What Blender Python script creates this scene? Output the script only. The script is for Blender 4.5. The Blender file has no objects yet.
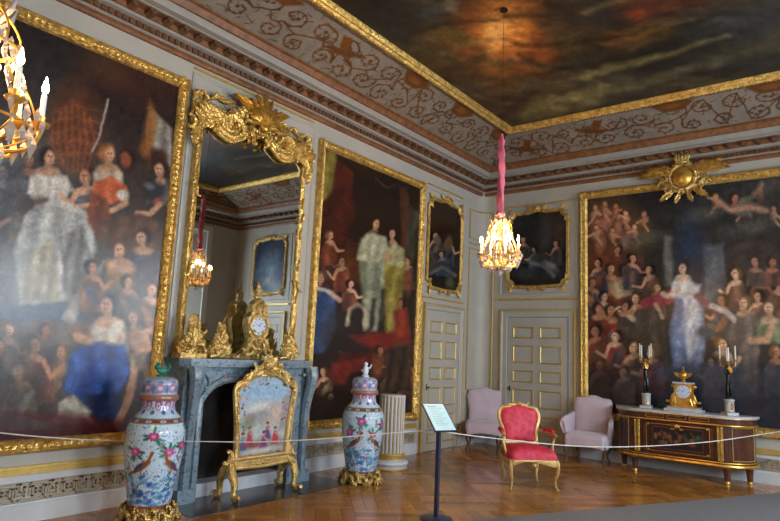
import bpy, bmesh, math, random
import numpy as np
from mathutils import Vector, Matrix
PI = math.pi
rnd = random.Random(7)
W, D, Y0 = 7.8, 10.42, -0.98          # room: x 0..W, y Y0..D
ZC = 4.79                              # underside of the cornice
ZT = 5.62                              # ceiling canvas
scn = bpy.context.scene
col = scn.collection

# ------------------------------------------------------------------ camera
LIGHT_WIN, LIGHT_SKY, LIGHT_CH, EXPO = 400.0, 2.0, 130.0, 0.55
FW = Vector((-0.60977616, 0.77818726, 0.15032504))
RT = Vector((0.79050626, 0.61083651, 0.04448149))
UP = Vector((0.0572091, -0.14595664, 0.98763545))
CAM = Vector((5.87, 0.0, 1.6)); FPX = 605.2
cd = bpy.data.cameras.new('camera'); cam = bpy.data.objects.new('camera', cd); col.objects.link(cam)
cam.matrix_world = Matrix(((RT.x, UP.x, -FW.x, CAM.x), (RT.y, UP.y, -FW.y, CAM.y), (RT.z, UP.z, -FW.z, CAM.z), (0, 0, 0, 1)))
cd.sensor_width = 36; cd.lens = FPX / 780 * 36; cd.clip_start = .05
scn.camera = cam

def pix(P):
    """where points of a picture's surface fall in the photograph (used to lay out what is painted on it)"""
    d = P - np.array(CAM)
    z = d @ np.array(FW)
    z = np.where(z < .3, np.nan, z)
    return 390 + FPX * (d @ np.array(RT)) / z, 260.5 - FPX * (d @ np.array(UP)) / z
def ray(px, py): return RT * (px - 390) - UP * (py - 260.5) + FW * FPX
def hit(px, py, ax, v):
    d = ray(px, py); return CAM + d * ((v - CAM[ax]) / d[ax])

# ------------------------------------------------------------------ materials
def s2l(c): return tuple(((x / 255) / 12.92 if x / 255 <= .04045 else ((x / 255 + .055) / 1.055) ** 2.4) for x in c)
class NT:
    def __init__(s, name):
        s.m = bpy.data.materials.new(name); s.m.use_nodes = True; s.t = s.m.node_tree
        s.b = s.t.nodes['Principled BSDF']
        s.co = None
    def n(s, typ, **kw):
        x = s.t.nodes.new(typ)
        for k, v in kw.items():
            if k.startswith('i_'): x.inputs[k[2:].replace('_', ' ')].default_value = v
            else: setattr(x, k, v)
        return x
    def l(s, a, b): s.t.links.new(a, b)
    def obj(s):
        if not s.co: s.co = s.n('ShaderNodeTexCoord')
        return s.co.outputs['Object']
    def noise(s, scale, detail=3, vec=None, rough=.5):
        x = s.n('ShaderNodeTexNoise', i_Scale=scale, i_Detail=detail, i_Roughness=rough)
        s.l(vec or s.obj(), x.inputs['Vector']); return x
    def ramp(s, fac, stops):
        r = s.n('ShaderNodeValToRGB'); s.l(fac, r.inputs[0]); e = r.color_ramp.elements
        while len(e) < len(stops): e.new(.5)
        for i, (p, c) in enumerate(stops): e[i].position = p; e[i].color = tuple(c) + (1,)
        return r
    def bump(s, h, strength=.3, dist=.01):
        b = s.n('ShaderNodeBump', i_Strength=strength, i_Distance=dist); s.l(h, b.inputs['Height']); s.l(b.outputs[0], s.b.inputs['Normal']); return b
    def set(s, **kw):
        for k, v in kw.items():
            k = k.replace('_', ' ')
            s.b.inputs[k].default_value = v if not (isinstance(v, tuple) and len(v) == 3) else v + (1,)
        return s
M = {}
def simple(name, c, rough=.5, metal=0, var=.12, scale=8, bump=0, bscale=60, **kw):
    t = NT(name); t.set(Roughness=rough, Metallic=metal, **kw)
    n = t.noise(scale, 4)
    a = tuple(x * (1 - var) for x in c); b = tuple(min(1, x * (1 + var)) for x in c)
    r = t.ramp(n.outputs[0], [(.3, a), (.7, b)]); t.l(r.outputs[0], t.b.inputs['Base Color'])
    if bump: t.bump(t.noise(bscale, 3).outputs[0], bump, .01)
    M[name] = t.m; return t
def gold(name, c1, c2, rough, bump, bscale, metal=.8):
    t = NT(name); t.set(Metallic=metal, Roughness=rough)
    n = t.noise(14, 5, rough=.65); r = t.ramp(n.outputs[0], [(.3, c1), (.65, c2)]); t.l(r.outputs[0], t.b.inputs['Base Color'])
    v = t.n('ShaderNodeTexVoronoi', i_Scale=bscale); t.l(t.obj(), v.inputs['Vector'])
    t.bump(v.outputs['Distance'], bump, .012); M[name] = t.m
gold('gold', (.52, .26, .035), (.88, .56, .13), .36, .0, 40)
gold('gold_carved', (.42, .24, .05), (.98, .68, .21), .36, .8, 38, .72)
gold('gold_fine', (.38, .23, .06), (.98, .74, .30), .28, .8, 60, .85)
gold('gold_pale', (.50, .33, .11), (.78, .56, .22), .38, .3, 60, .6)
gold('gold_bronze', (.22, .14, .04), (.90, .64, .22), .28, .7, 60)
gold('gold_line', (.50, .34, .09), (.66, .46, .13), .45, .1, 60, .45)
simple('wall_paint', (.47, .45, .39), .55, var=.05, scale=2.5, bump=.03, bscale=90)
simple('door_paint', (.44, .43, .375), .5, var=.05, scale=3)
simple('dado_paint', (.60, .63, .65), .55, var=.05, scale=3)
simple('fret_tan', (.42, .34, .22), .6, var=.12, scale=20)
simple('cornice_white', (.33, .315, .28), .6, var=.07, scale=9)
simple('cornice_brown', (.21, .085, .03), .5, var=.35, scale=12)
simple('cornice_dark', (.12, .06, .028), .55, var=.4, scale=14)
simple('black', (.012, .012, .014), .4, var=.2)
simple('soot_and_shade', (.035, .03, .028), .9, var=.5, scale=4)
simple('stone_dark', (.05, .05, .055), .22, var=.3, scale=5)
simple('stone_pale', (.55, .56, .58), .5, var=.12, scale=6)
simple('white_marble', (.50, .51, .52), .25, var=.12, scale=14)
simple('lilac', (.56, .46, .53), .85, var=.06, scale=5, bump=.12, bscale=16, Sheen_Weight=.3)
simple('wax', (.85, .83, .74), .5, var=.03)
simple('cord', (.75, .73, .66), .8, var=.05)
simple('post_navy', (.02, .03, .075), .35, var=.15)
simple('sheet', (.56, .86, .94), .5, var=.02)
simple('ink', (.30, .50, .60), .6, var=.1)
simple('enamel', (.62, .70, .82), .2, var=.03)
simple('enamel_blue', (.03, .07, .35), .3, var=.1)
simple('ribbon', (.74, .13, .19), .6, var=.2, scale=10, Sheen_Weight=.3)
simple('bronze_black', (.014, .012, .011), .3, .4, var=.3)
simple('carpet', (.185, .18, .185), .95, var=.08, scale=40, bump=.3, bscale=300)
simple('window_white', (.7, .71, .7), .5, var=.03)
simple('green_glaze', (.03, .22, .16), .15, var=.4, scale=30)
# red damask
t = simple('damask', (.5, .02, .05), .6, var=.0)
v = t.n('ShaderNodeTexVoronoi', i_Scale=17.0, feature='SMOOTH_F1'); t.l(t.obj(), v.inputs['Vector'])
nz = t.noise(7, 3)
mx = t.n('ShaderNodeMath', operation='MULTIPLY'); t.l(v.outputs['Distance'], mx.inputs[0]); t.l(nz.outputs[0], mx.inputs[1])
r = t.ramp(mx.outputs[0], [(.08, (.50, .014, .05)), (.3, (.66, .045, .085))]); t.l(r.outputs[0], t.b.inputs['Base Color'])
# fireplace marble, blue green veins
t = NT('marble_blue'); t.set(Roughness=.28)
n = t.noise(11, 8, rough=.75); n.inputs['Distortion'].default_value = 1.5
r = t.ramp(n.outputs[0], [(.3, (.035, .062, .09)), (.42, (.085, .135, .185)), (.54, (.24, .33, .39)), (.64, (.07, .115, .155)), (.75, (.42, .50, .54))])
t.l(r.outputs[0], t.b.inputs['Base Color']); M['marble_blue'] = t.m
# woods
def wood(name, a, b, rough=.35, sc=(2, 30, 2)):
    t = NT(name); t.set(Roughness=rough)
    mp = t.n('ShaderNodeMapping'); mp.inputs['Scale'].default_value = sc; t.l(t.obj(), mp.inputs[0])
    n = t.noise(3, 6, mp.outputs[0]); r = t.ramp(n.outputs[0], [(.3, a), (.7, b)]); t.l(r.outputs[0], t.b.inputs['Base Color']); M[name] = t.m
wood('mahogany', (.055, .018, .011), (.125, .042, .024), .25)
wood('mahogany_dark', (.035, .012, .008), (.075, .025, .014), .25)
wood('oak_leg', (.07, .035, .018), (.16, .08, .035), .4)
# parquet
t = NT('parquet'); t.set(Roughness=.23)
S = .78
mp = t.n('ShaderNodeMapping'); mp.inputs['Rotation'].default_value = (0, 0, math.radians(45)); t.l(t.obj(), mp.inputs[0])
ck = t.n('ShaderNodeTexChecker', i_Scale=1 / S); t.l(mp.outputs[0], ck.inputs['Vector'])
def planks(rot, seed):
    m2 = t.n('ShaderNodeMapping'); m2.inputs['Rotation'].default_value = (0, 0, rot); m2.inputs['Location'].default_value = (seed, seed * .7, 0)
    t.l(mp.outputs[0], m2.inputs[0])
    b = t.n('ShaderNodeTexBrick', i_Scale=1.0); b.offset = .5
    b.inputs['Brick Width'].default_value = S; b.inputs['Row Height'].default_value = .13; b.inputs['Mortar Size'].default_value = .0025
    b.inputs['Color1'].default_value = (.30, .125, .028, 1); b.inputs['Color2'].default_value = (.52, .25, .065, 1); b.inputs['Mortar'].default_value = (.13, .055, .018, 1)
    t.l(m2.outputs[0], b.inputs['Vector']); return b
b1 = planks(0, 0); b2 = planks(PI / 2, 0)
mxc = t.n('ShaderNodeMix', data_type='RGBA'); t.l(ck.outputs['Fac'], mxc.inputs['Factor']); t.l(b1.outputs['Color'], mxc.inputs['A']); t.l(b2.outputs['Color'], mxc.inputs['B'])
wn = t.noise(1.3, 5); r = t.ramp(wn.outputs[0], [(.3, (.62, .58, .55)), (.7, (1.15, 1.1, 1.05))])
mm = t.n('ShaderNodeMix', data_type='RGBA', blend_type='MULTIPLY'); mm.inputs['Factor'].default_value = 1
t.l(mxc.outputs['Result'], mm.inputs['A']); t.l(r.outputs[0], mm.inputs['B']); t.l(mm.outputs['Result'], t.b.inputs['Base Color'])
rr = t.ramp(t.noise(5, 4).outputs[0], [(.3, (.12,) * 3), (.7, (.28,) * 3)]); t.l(rr.outputs[0], t.b.inputs['Roughness'])
t.bump(t.noise(25, 4).outputs[0], .05, .01); M['parquet'] = t.m
# things coloured by paint laid on with the colour attribute
def vcol(name, rough, spec=.5, bump=0, bscale=150, coat=0, gain=1):
    t = NT(name); a = t.n('ShaderNodeVertexColor', layer_name='paint')
    n = t.noise(45, 5, rough=.7); r = t.ramp(n.outputs[0], [(.25, (.8 * gain,) * 3), (.75, (1.2 * gain,) * 3)])
    mm = t.n('ShaderNodeMix', data_type='RGBA', blend_type='MULTIPLY'); mm.inputs['Factor'].default_value = 1
    t.l(a.outputs[0], mm.inputs['A']); t.l(r.outputs[0], mm.inputs['B']); t.l(mm.outputs['Result'], t.b.inputs['Base Color'])
    t.set(Roughness=rough, Specular_IOR_Level=spec, Coat_Weight=coat, Coat_Roughness=.3)
    if bump: t.bump(t.noise(bscale, 3).outputs[0], bump, .004)
    M[name] = t.m
vcol('canvas', .25, .45, .08)
vcol('ceiling_canvas', .5, .3, .1)
vcol('fresco', .75, .2, .05, 60)
vcol('porcelain', .1, .6, 0, coat=.6)
vcol('marquetry', .28, .5)
vcol('tapestry', .8, .2, .2)
t = NT('mirror_glass'); t.set(Metallic=1.0, Roughness=.015, Base_Color=(.62, .64, .64)); M['mirror_glass'] = t.m
t = NT('crystal'); t.set(Roughness=.05, Transmission_Weight=.72, IOR=1.5, Base_Color=(.95, .9, .85)); M['crystal'] = t.m
t = NT('flame'); t.set(Emission_Color=(1, .62, .25), Emission_Strength=60.0, Base_Color=(1, .7, .3)); M['flame'] = t.m
t = NT('window_glass'); t.t.nodes.remove(t.b)
g = t.n('ShaderNodeBsdfGlossy', i_Roughness=.03); tr = t.n('ShaderNodeBsdfTransparent'); ms = t.n('ShaderNodeMixShader'); ms.inputs[0].default_value = .07
t.l(tr.outputs[0], ms.inputs[1]); t.l(g.outputs[0], ms.inputs[2]); t.l(ms.outputs[0], t.t.nodes['Material Output'].inputs[0]); M['window_glass'] = t.m

# ------------------------------------------------------------------ mesh helpers
def PL(u, v, w): return (w, u, v)                 # left wall: u = y, v = z, w = out of the wall
def PB(u, v, w): return (u, D - w, v)             # back wall
def PR(u, v, w): return (W - w, u, v)             # right wall
def PF(u, v, w): return (u, Y0 + w, v)            # wall behind the camera
def PO(u, v, w): return (u, -w, v)                # free standing, front towards -y
class MB:
    def __init__(s): s.v = []; s.f = []
    def grid(s, rows, close_u=False, close_v=False, caps=False):
        n0 = len(s.v); R = len(rows); K = len(rows[0])
        for r in rows: s.v.extend([tuple(p) for p in r])
        for i in range(R if close_v else R - 1):
            for j in range(K if close_u else K - 1):
                a = n0 + i * K + j; b = n0 + i * K + (j + 1) % K; c = n0 + ((i + 1) % R) * K + (j + 1) % K; d = n0 + ((i + 1) % R) * K + j
                s.f.append((a, b, c, d))
        if caps: s.f.append(tuple(range(n0, n0 + K))[::-1]); s.f.append(tuple(range(n0 + (R - 1) * K, n0 + R * K)))
        return s
    def box(s, a, b, P=lambda x, y, z: (x, y, z)):
        (x0, y0, z0), (x1, y1, z1) = a, b; n = len(s.v)
        for z in (z0, z1):
            for x, y in ((x0, y0), (x1, y0), (x1, y1), (x0, y1)): s.v.append(P(x, y, z))
        for f in ((0, 1, 2, 3), (4, 5, 6, 7), (0, 1, 5, 4), (1, 2, 6, 5), (2, 3, 7, 6), (3, 0, 4, 7)): s.f.append(tuple(n + i for i in f))
        return s
    def tube(s, pts, rad, k=6, closed=False, flat=1.0, caps=True):
        pts = [Vector(p) for p in pts]; n = len(pts)
        if n < 2: return s
        rs = rad if hasattr(rad, '__len__') else [rad] * n
        rows = []; nrm = None
        for i in range(n):
            a = pts[(i - 1) % n] if (closed or i) else pts[0]; b = pts[(i + 1) % n] if (closed or i < n - 1) else pts[-1]
            t = (b - a); t = t.normalized() if t.length > 1e-9 else Vector((0, 0, 1))
            if nrm is None: nrm = t.orthogonal().normalized()
            nrm = (nrm - t * nrm.dot(t)); nrm = nrm.normalized() if nrm.length > 1e-6 else t.orthogonal().normalized()
            bn = t.cross(nrm)
            rows.append([pts[i] + (nrm * math.cos(2 * PI * j / k) + bn * math.sin(2 * PI * j / k) * flat) * rs[i] for j in range(k)])
        return s.grid(rows, close_u=True, close_v=closed, caps=caps and not closed)
    def lathe(s, prof, c=(0, 0, 0), k=24, caps=True):
        rows = [[(c[0] + r * math.cos(2 * PI * j / k), c[1] + r * math.sin(2 * PI * j / k), c[2] + z) for j in range(k)] for r, z in prof]
        return s.grid(rows, close_u=True, caps=caps)
    def ball(s, c, r, k=8, m=5, sq=(1, 1, 1)):
        rows = []
        for i in range(m + 1):
            a = -PI / 2 + PI * i / m; cr = max(1e-4, math.cos(a))
            rows.append([(c[0] + r * sq[0] * cr * math.cos(2 * PI * j / k), c[1] + r * sq[1] * cr * math.sin(2 * PI * j / k), c[2] + r * sq[2] * math.sin(a)) for j in range(k)])
        return s.grid(rows, close_u=True, caps=True)
    def prism(s, poly, P, w0, w1):
        n = len(s.v); k = len(poly)
        for w in (w0, w1):
            for u, v in poly: s.v.append(P(u, v, w))
        s.f.append(tuple(range(n, n + k))); s.f.append(tuple(range(n + k, n + 2 * k))[::-1])
        for i in range(k): s.f.append((n + i, n + (i + 1) % k, n + k + (i + 1) % k, n + k + i))
        return s
    def mould(s, P, pts, prof, closed=True):
        """sweep a profile [(inward offset, height out of the surface)] along a path with mitred corners"""
        n = len(pts); rows = []
        for i in range(n):
            p = Vector(pts[i]); a = Vector(pts[(i - 1) % n]); b = Vector(pts[(i + 1) % n])
            if not closed and i == 0: a = p - (b - p)
            if not closed and i == n - 1: b = p + (p - a)
            t1 = (p - a).normalized(); t2 = (b - p).normalized()
            n1 = Vector((-t1.y, t1.x)); n2 = Vector((-t2.y, t2.x)); m = (n1 + n2)
            m = m / max(.35, m.dot(n1)) if m.length > 1e-6 else n1
            rows.append([P(p.x + m.x * o, p.y + m.y * o, h) for o, h in prof])
        return s.grid(rows, close_u=True, close_v=closed, caps=not closed)
    # ---- rococo vocabulary, in a wall's own u, v, w
    def scroll(s, P, u, v, size, ang, kind='c', flip=1, r=.02, w=.03, tight=1.0, n=18):
        pts = []; x = y = 0; h = 0; ds = 1 / n
        hs = []
        for i in range(n + 1):
            q = 2 * i / n - 1
            kap = (2.2 + 13 * tight * abs(q) ** 4) * (1 if kind == 'c' or q < 0 else -1)
            if i: x += math.cos(h) * ds; y += math.sin(h) * ds
            h += kap * ds; pts.append((x, y)); hs.append(i / n)
        cx = pts[n // 2][0]; cy = pts[n // 2][1]
        dx = pts[n // 2 + 1][0] - pts[n // 2 - 1][0]; dy = pts[n // 2 + 1][1] - pts[n // 2 - 1][1]; a0 = math.atan2(dy, dx)
        ca, sa = math.cos(-a0), math.sin(-a0); out = []
        for (x, y), q in zip(pts, hs):
            x -= cx; y -= cy; x, y = x * ca - y * sa, x * sa + y * ca
            y *= flip; x *= size; y *= size
            x, y = x * math.cos(ang) - y * math.sin(ang), x * math.sin(ang) + y * math.cos(ang)
            out.append(P(u + x, v + y, w))
        rs = [r * (.45 + .65 * math.sin(PI * i / n)) for i in range(n + 1)]
        s.tube(out, rs, 6)
        for e in (0, -1):
            s.ball(out[e], r * .85, 6, 4)
        return s
    def leaf(s, P, u, v, L, ang, wid=.35, w=.015, lift=.35, bend=0.0, lobes=4):
        rows = []; N = 12
        for i in range(N + 1):
            q = i / N
            a = ang + bend * q
            if i == 0: x, y = u, v
            else: x += math.cos(a) * L / N; y += math.sin(a) * L / N
            hw = L * wid * (math.sin(PI * min(1, q * .93 + .07)) ** .7) * (.72 + .28 * abs(math.sin(q * PI * lobes)))
            ww = w + L * lift * math.sin(PI * q * .9) * .5
            nx, ny = -math.sin(a), math.cos(a); row = []
            for e, hh in ((-1, 0), (-.55, .10), (0, .03), (.55, .10), (1, 0), (0, -.12)):
                row.append(P(x + nx * hw * e, y + ny * hw * e, max(.001, ww + hh * L)))
            rows.append(row)
        return s.grid(rows, close_u=True, caps=True)
    def shell(s, P, u, v, R, ang, spread=2.2, w=.03, ribs=9, depth=.25):
        for i in range(ribs):
            a = ang + spread * (i / (ribs - 1) - .5)
            L = R * (1 - .18 * abs(i / (ribs - 1) - .5) * 2)
            pts = [P(u + math.cos(a) * L * q, v + math.sin(a) * L * q, w + R * depth * math.sin(PI * q * .85)) for q in (0.05, .3, .55, .8, 1)]
            s.tube(pts, [R * .03, R * .07, R * .10, R * .12, R * .08], 6)
        return s
    def rocaille(s, P, u, v, su, sv, n, seed, w=.03, size=.12, sym=False):
        g = random.Random(seed)
        for i in range(n):
            a = g.uniform(0, 2 * PI); q = math.sqrt(g.random()); x = su * q * math.cos(a); y = sv * q * math.sin(a); S_ = size * g.uniform(.6, 1.25)
            kind = g.random(); an = g.uniform(0, 2 * PI); fl = g.choice((-1, 1)); ww = w * g.uniform(.6, 1.6)
            for m in ((1, -1) if sym else (1,)):
                xx = u + x * m; aa = an if m == 1 else PI - an
                if kind < .42: s.scroll(P, xx, v + y, S_ * 1.3, aa, 'c' if kind < .25 else 's', fl * m, S_ * .11, ww)
                elif kind < .85: s.leaf(P, xx, v + y, S_, aa, .3, ww * .5, .35, g.uniform(-.8, .8) * m)
                else: s.ball(P(xx, v + y, ww), S_ * .22, 7, 5)
        return s
    def clusters(s, gap=.004):
        """groups of faces that touch or nearly touch"""
        par = list(range(len(s.v)))
        def find(a):
            while par[a] != a: par[a] = par[par[a]]; a = par[a]
            return a
        for f in s.f:
            r = find(f[0])
            for i in f[1:]: par[find(i)] = r
        isl = {}
        for i, f in enumerate(s.f): isl.setdefault(find(f[0]), []).append(i)
        keys = list(isl); bb = []
        for k in keys:
            vs_ = np.array([s.v[i] for f in isl[k] for i in s.f[f]]); bb.append((vs_.min(0) - gap, vs_.max(0) + gap))
        n = len(keys)
        if n > 500: return None
        lo = np.array([b[0] for b in bb]); hi = np.array([b[1] for b in bb]); p2 = list(range(n))
        def f2(a):
            while p2[a] != a: p2[a] = p2[p2[a]]; a = p2[a]
            return a
        for i in range(n):
            for j in np.nonzero(((lo[i] < hi) & (hi[i] > lo)).all(1))[0]: p2[f2(int(j))] = f2(i)
        out = {}
        for i, k in enumerate(keys): out.setdefault(f2(i), []).extend(isl[k])
        return list(out.values())
    def build(s, name, mat, parent=None, smooth=True, label=None, kind=None, world=True, norm=True, whole=False):
        if parent is not None and not whole and kind is None and 'category' in parent.keys():
            cl = s.clusters()
            if cl and 1 < len(cl) <= 24:
                first = None
                for fs_ in cl:
                    ids = sorted({i for f in fs_ for i in s.f[f]}); mp = {a: b for b, a in enumerate(ids)}; q = MB(); q.v = [s.v[i] for i in ids]; q.f = [tuple(mp[i] for i in s.f[f]) for f in fs_]
                    o = q.build(name, mat, parent, smooth, label, None, world, norm, True); first = first or o
                return first
        me = bpy.data.meshes.new(name); me.from_pydata(s.v, [], s.f); me.update()
        if norm:
            bm = bmesh.new(); bm.from_mesh(me); bmesh.ops.recalc_face_normals(bm, faces=bm.faces[:]); bm.to_mesh(me); bm.free()
        me.materials.append(M[mat] if isinstance(mat, str) else mat)
        if smooth:
            me.polygons.foreach_set('use_smooth', [True] * len(me.polygons))
            try: me.set_sharp_from_angle(angle=math.radians(42))
            except Exception: pass
        o = bpy.data.objects.new(name, me); col.objects.link(o)
        if parent is not None:
            o.parent = parent
            if world:
                r = parent
                M_ = Matrix.Translation(r.location) if r.type == 'EMPTY' else None
                if M_: o.matrix_parent_inverse = M_.inverted()
        if label: o['label'] = label
        if kind: o['kind'] = kind
        return o
def tag(o, label, cat, group=None, kind=None):
    o['label'] = label; o['category'] = cat
    if group: o['group'] = group
    if kind: o['kind'] = kind
    return o
def thing(name, loc, label, cat, group=None, rz=0):
    e = bpy.data.objects.new(name, None); e.empty_display_size = .1; col.objects.link(e); e.location = loc; e.rotation_euler.z = rz
    return tag(e, label, cat, group)
def struct(o): o['kind'] = 'structure'; return o
def dup(root, loc, rz=None, label=None):
    def cp(o, parent):
        c = o.copy(); col.objects.link(c); c.parent = parent
        for ch in o.children: cp(ch, c)
        return c
    r = root.copy(); col.objects.link(r); r.location = loc
    if rz is not None: r.rotation_euler.z = rz
    if label: r['label'] = label
    for ch in list(root.children): cp(ch, r)
    return r
def smooth_path(pts, n=6, closed=False):
    """Catmull-Rom through points"""
    P_ = [Vector(p) for p in pts]; out = []; N = len(P_)
    rng = range(N if closed else N - 1)
    for i in rng:
        p0 = P_[(i - 1) % N] if closed or i > 0 else P_[0]; p1 = P_[i]; p2 = P_[(i + 1) % N]; p3 = P_[(i + 2) % N] if closed or i < N - 2 else P_[-1]
        for j in range(n):
            t = j / n
            out.append(.5 * ((2 * p1) + (p2 - p0) * t + (2 * p0 - 5 * p1 + 4 * p2 - p3) * t * t + (3 * p1 - p0 - 3 * p2 + p3) * t ** 3))
    if not closed: out.append(P_[-1])
    return out

# ------------------------------------------------------------------ painter: lays colours on a dense mesh
def vnoise(x, y, seed=0):
    xi = np.floor(x); yi = np.floor(y); fx = x - xi; fy = y - yi
    def h(a, b):
        q = np.sin(a * 127.1 + b * 311.7 + seed * 74.7) * 43758.5453; return q - np.floor(q)
    ux = fx * fx * (3 - 2 * fx); uy = fy * fy * (3 - 2 * fy)
    return (h(xi, yi) * (1 - ux) + h(xi + 1, yi) * ux) * (1 - uy) + (h(xi, yi + 1) * (1 - ux) + h(xi + 1, yi + 1) * ux) * uy
def fbm(x, y, seed=0, o=4):
    a = 0; s_ = .5
    for i in range(o): a = a + s_ * vnoise(x * 2 ** i, y * 2 ** i, seed + i * 3); s_ *= .5
    return a / (1 - .5 ** o)
class Paint:
    def __init__(s, X, Y, base):
        s.X = np.nan_to_num(X, nan=-9e3); s.Y = np.nan_to_num(Y, nan=-9e3); s.c = np.empty((len(X), 3)); s.c[:] = base
        s.wx = s.X; s.wy = s.Y
    def warp(s, amp, sc, seed=1):
        s.wx = s.X + amp * (fbm(s.X / sc, s.Y / sc, seed) - .5) * 2; s.wy = s.Y + amp * (fbm(s.X / sc, s.Y / sc, seed + 9) - .5) * 2
    def mix(s, idx, m, c): s.c[idx] = s.c[idx] * (1 - m[:, None]) + np.array(c, float) * m[:, None]
    def _sel(s, x0, y0, x1, y1): return np.nonzero((s.wx > x0) & (s.wx < x1) & (s.wy > y0) & (s.wy < y1))[0]
    def ell(s, x, y, rx, ry, c, rot=0, soft=.35, a=1.0):
        R = max(rx, ry) * (1 + soft); i = s._sel(x - R, y - R, x + R, y + R)
        if not len(i): return
        dx = s.wx[i] - x; dy = s.wy[i] - y; cr, sr = math.cos(rot), math.sin(rot)
        d = np.sqrt(((dx * cr + dy * sr) / rx) ** 2 + ((-dx * sr + dy * cr) / ry) ** 2)
        s.mix(i, np.clip((1 + soft - d) / (2 * soft), 0, 1) * a, c)
    def poly(s, pts, c, soft=1.5, a=1.0):
        xs = [p[0] for p in pts]; ys = [p[1] for p in pts]; i = s._sel(min(xs) - soft, min(ys) - soft, max(xs) + soft, max(ys) + soft)
        if not len(i): return
        x = s.wx[i]; y = s.wy[i]; ins = np.zeros(len(i), bool); dm = np.full(len(i), 1e9); n = len(pts)
        for k in range(n):
            x1, y1 = pts[k]; x2, y2 = pts[(k + 1) % n]
            if y1 != y2: ins ^= ((y1 > y) != (y2 > y)) & (x < (x2 - x1) * (y - y1) / (y2 - y1) + x1)
            L2 = (x2 - x1) ** 2 + (y2 - y1) ** 2 + 1e-9; t = np.clip(((x - x1) * (x2 - x1) + (y - y1) * (y2 - y1)) / L2, 0, 1)
            dm = np.minimum(dm, np.hypot(x - x1 - t * (x2 - x1), y - y1 - t * (y2 - y1)))
        sd = np.where(ins, dm, -dm); s.mix(i, np.clip(.5 + sd / (2 * soft), 0, 1) * a, c)
    def line(s, pts, wd, c, soft=.6, a=1.0, taper=False):
        xs = [p[0] for p in pts]; ys = [p[1] for p in pts]; m = wd + soft; i = s._sel(min(xs) - m, min(ys) - m, max(xs) + m, max(ys) + m)
        if not len(i): return
        x = s.wx[i]; y = s.wy[i]; best = np.full(len(i), -1e9); n = len(pts) - 1
        for k in range(n):
            x1, y1 = pts[k]; x2, y2 = pts[k + 1]
            L2 = (x2 - x1) ** 2 + (y2 - y1) ** 2 + 1e-9; t = np.clip(((x - x1) * (x2 - x1) + (y - y1) * (y2 - y1)) / L2, 0, 1)
            ww = wd * (1 - (.8 * (k + t) / n if taper else 0))
            best = np.maximum(best, ww - np.hypot(x - x1 - t * (x2 - x1), y - y1 - t * (y2 - y1)))
        s.mix(i, np.clip(.5 + best / (2 * soft), 0, 1) * a, c)
    def folds(s, pts, c1, c2, dirx=1.0, diry=.15, f=.35, soft=2, seed=0, a=1.0):
        """a cloth shape with painted folds"""
        old = s.c.copy(); s.poly(pts, c1, soft, a)
        ch = np.nonzero(np.abs(s.c - old).sum(1) > .5)[0]
        q = .5 + .5 * np.sin((s.X[ch] * dirx + s.Y[ch] * diry) * f + 5 * fbm(s.X[ch] / 22, s.Y[ch] / 22, seed))
        q = q * fbm(s.X[ch] / 9, s.Y[ch] / 9, seed + 5) * 1.5
        al = np.clip(np.abs(s.c[ch] - old[ch]).sum(1) / (np.abs(np.array(c1) - old[ch]).sum(1) + 1), 0, 1)
        s.mix(ch, np.clip(q, 0, 1) * al, c2)
    def grain(s, amp, sc, seed=3, aniso=1.0):
        n = fbm(s.X / sc, s.Y / (sc * aniso), seed, 5) - .5; s.c *= (1 + 2 * amp * n)[:, None]
    def head(s, x, y, r, d=1, hair=(38, 24, 18), skin=(196, 152, 120), veil=None):
        s.ell(x - d * r * .25, y - r * .15, r * 1.12, r * 1.25, hair, soft=.3)
        s.ell(x + d * r * .18, y + r * .1, r * .72, r * 1.0, skin, soft=.25)
        s.ell(x + d * r * .30, y + r * .0, r * .40, r * .55, tuple(min(255, k * 1.14) for k in skin), soft=.5, a=.7)
        s.ell(x + d * r * .45, y - r * .12, r * .13, r * .09, (60, 38, 30), soft=.5); s.ell(x + d * r * .02, y - r * .12, r * .13, r * .09, (60, 38, 30), soft=.5)
        s.ell(x + d * r * .33, y + r * .52, r * .16, r * .08, (150, 66, 56), soft=.5)
        s.line([(x + d * r * .3, y - r * .05), (x + d * r * .38, y + r * .22)], r * .07, (150, 105, 80), r * .1)
        s.poly([(x - r * .35, y + r * .8), (x + r * .35, y + r * .8), (x + r * .5, y + r * 1.7), (x - r * .6, y + r * 1.7)], tuple(k * .9 for k in skin), r * .2)
    def bust(s, x, y, r, d=1, hair=(38, 24, 18), skin=(196, 152, 120), dress=(70, 50, 40), dress2=None, low=True):
        d2 = dress2 or tuple(min(255, k * 1.5) for k in dress)
        s.folds([(x - r * 2.1, y + r * 5.5), (x - r * 2.0, y + r * 2.6), (x - r * .9, y + r * 1.5), (x + r * .9, y + r * 1.5), (x + r * 2.0, y + r * 2.6), (x + r * 2.2, y + r * 5.5)], dress, d2, f=1.4 / r, soft=r * .35)
        s.ell(x, y + r * 1.95, r * (1.45 if low else .8), r * .62, skin, soft=.35)
        s.head(x, y, r, d, hair, skin)
    def figure(s, x, y, r, d, g, pal):
        """a clothed figure, its arm reaching out"""
        c = g.choice(pal); c2 = tuple(min(255, v * 1.55 + 8) for v in c); sk = g.choice(((206, 158, 124), (188, 138, 104), (168, 118, 88), (214, 172, 142)))
        s.ell(x, y + r * 4.5, r * 3.2, r * 4.2, tuple(v * .35 for v in c), 0, .5, .6)
        s.folds([(x - r * 2.1, y + r * 8), (x - r * 2.2, y + r * 3), (x - r * 1.1, y + r * 1.5), (x + r * 1.1, y + r * 1.5), (x + r * 2.1, y + r * 2.8), (x + r * (1.6 + g.random() * 1.6), y + r * 8)], c, c2, f=1.6 / r, soft=r * .3, seed=g.randint(0, 50))
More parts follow.
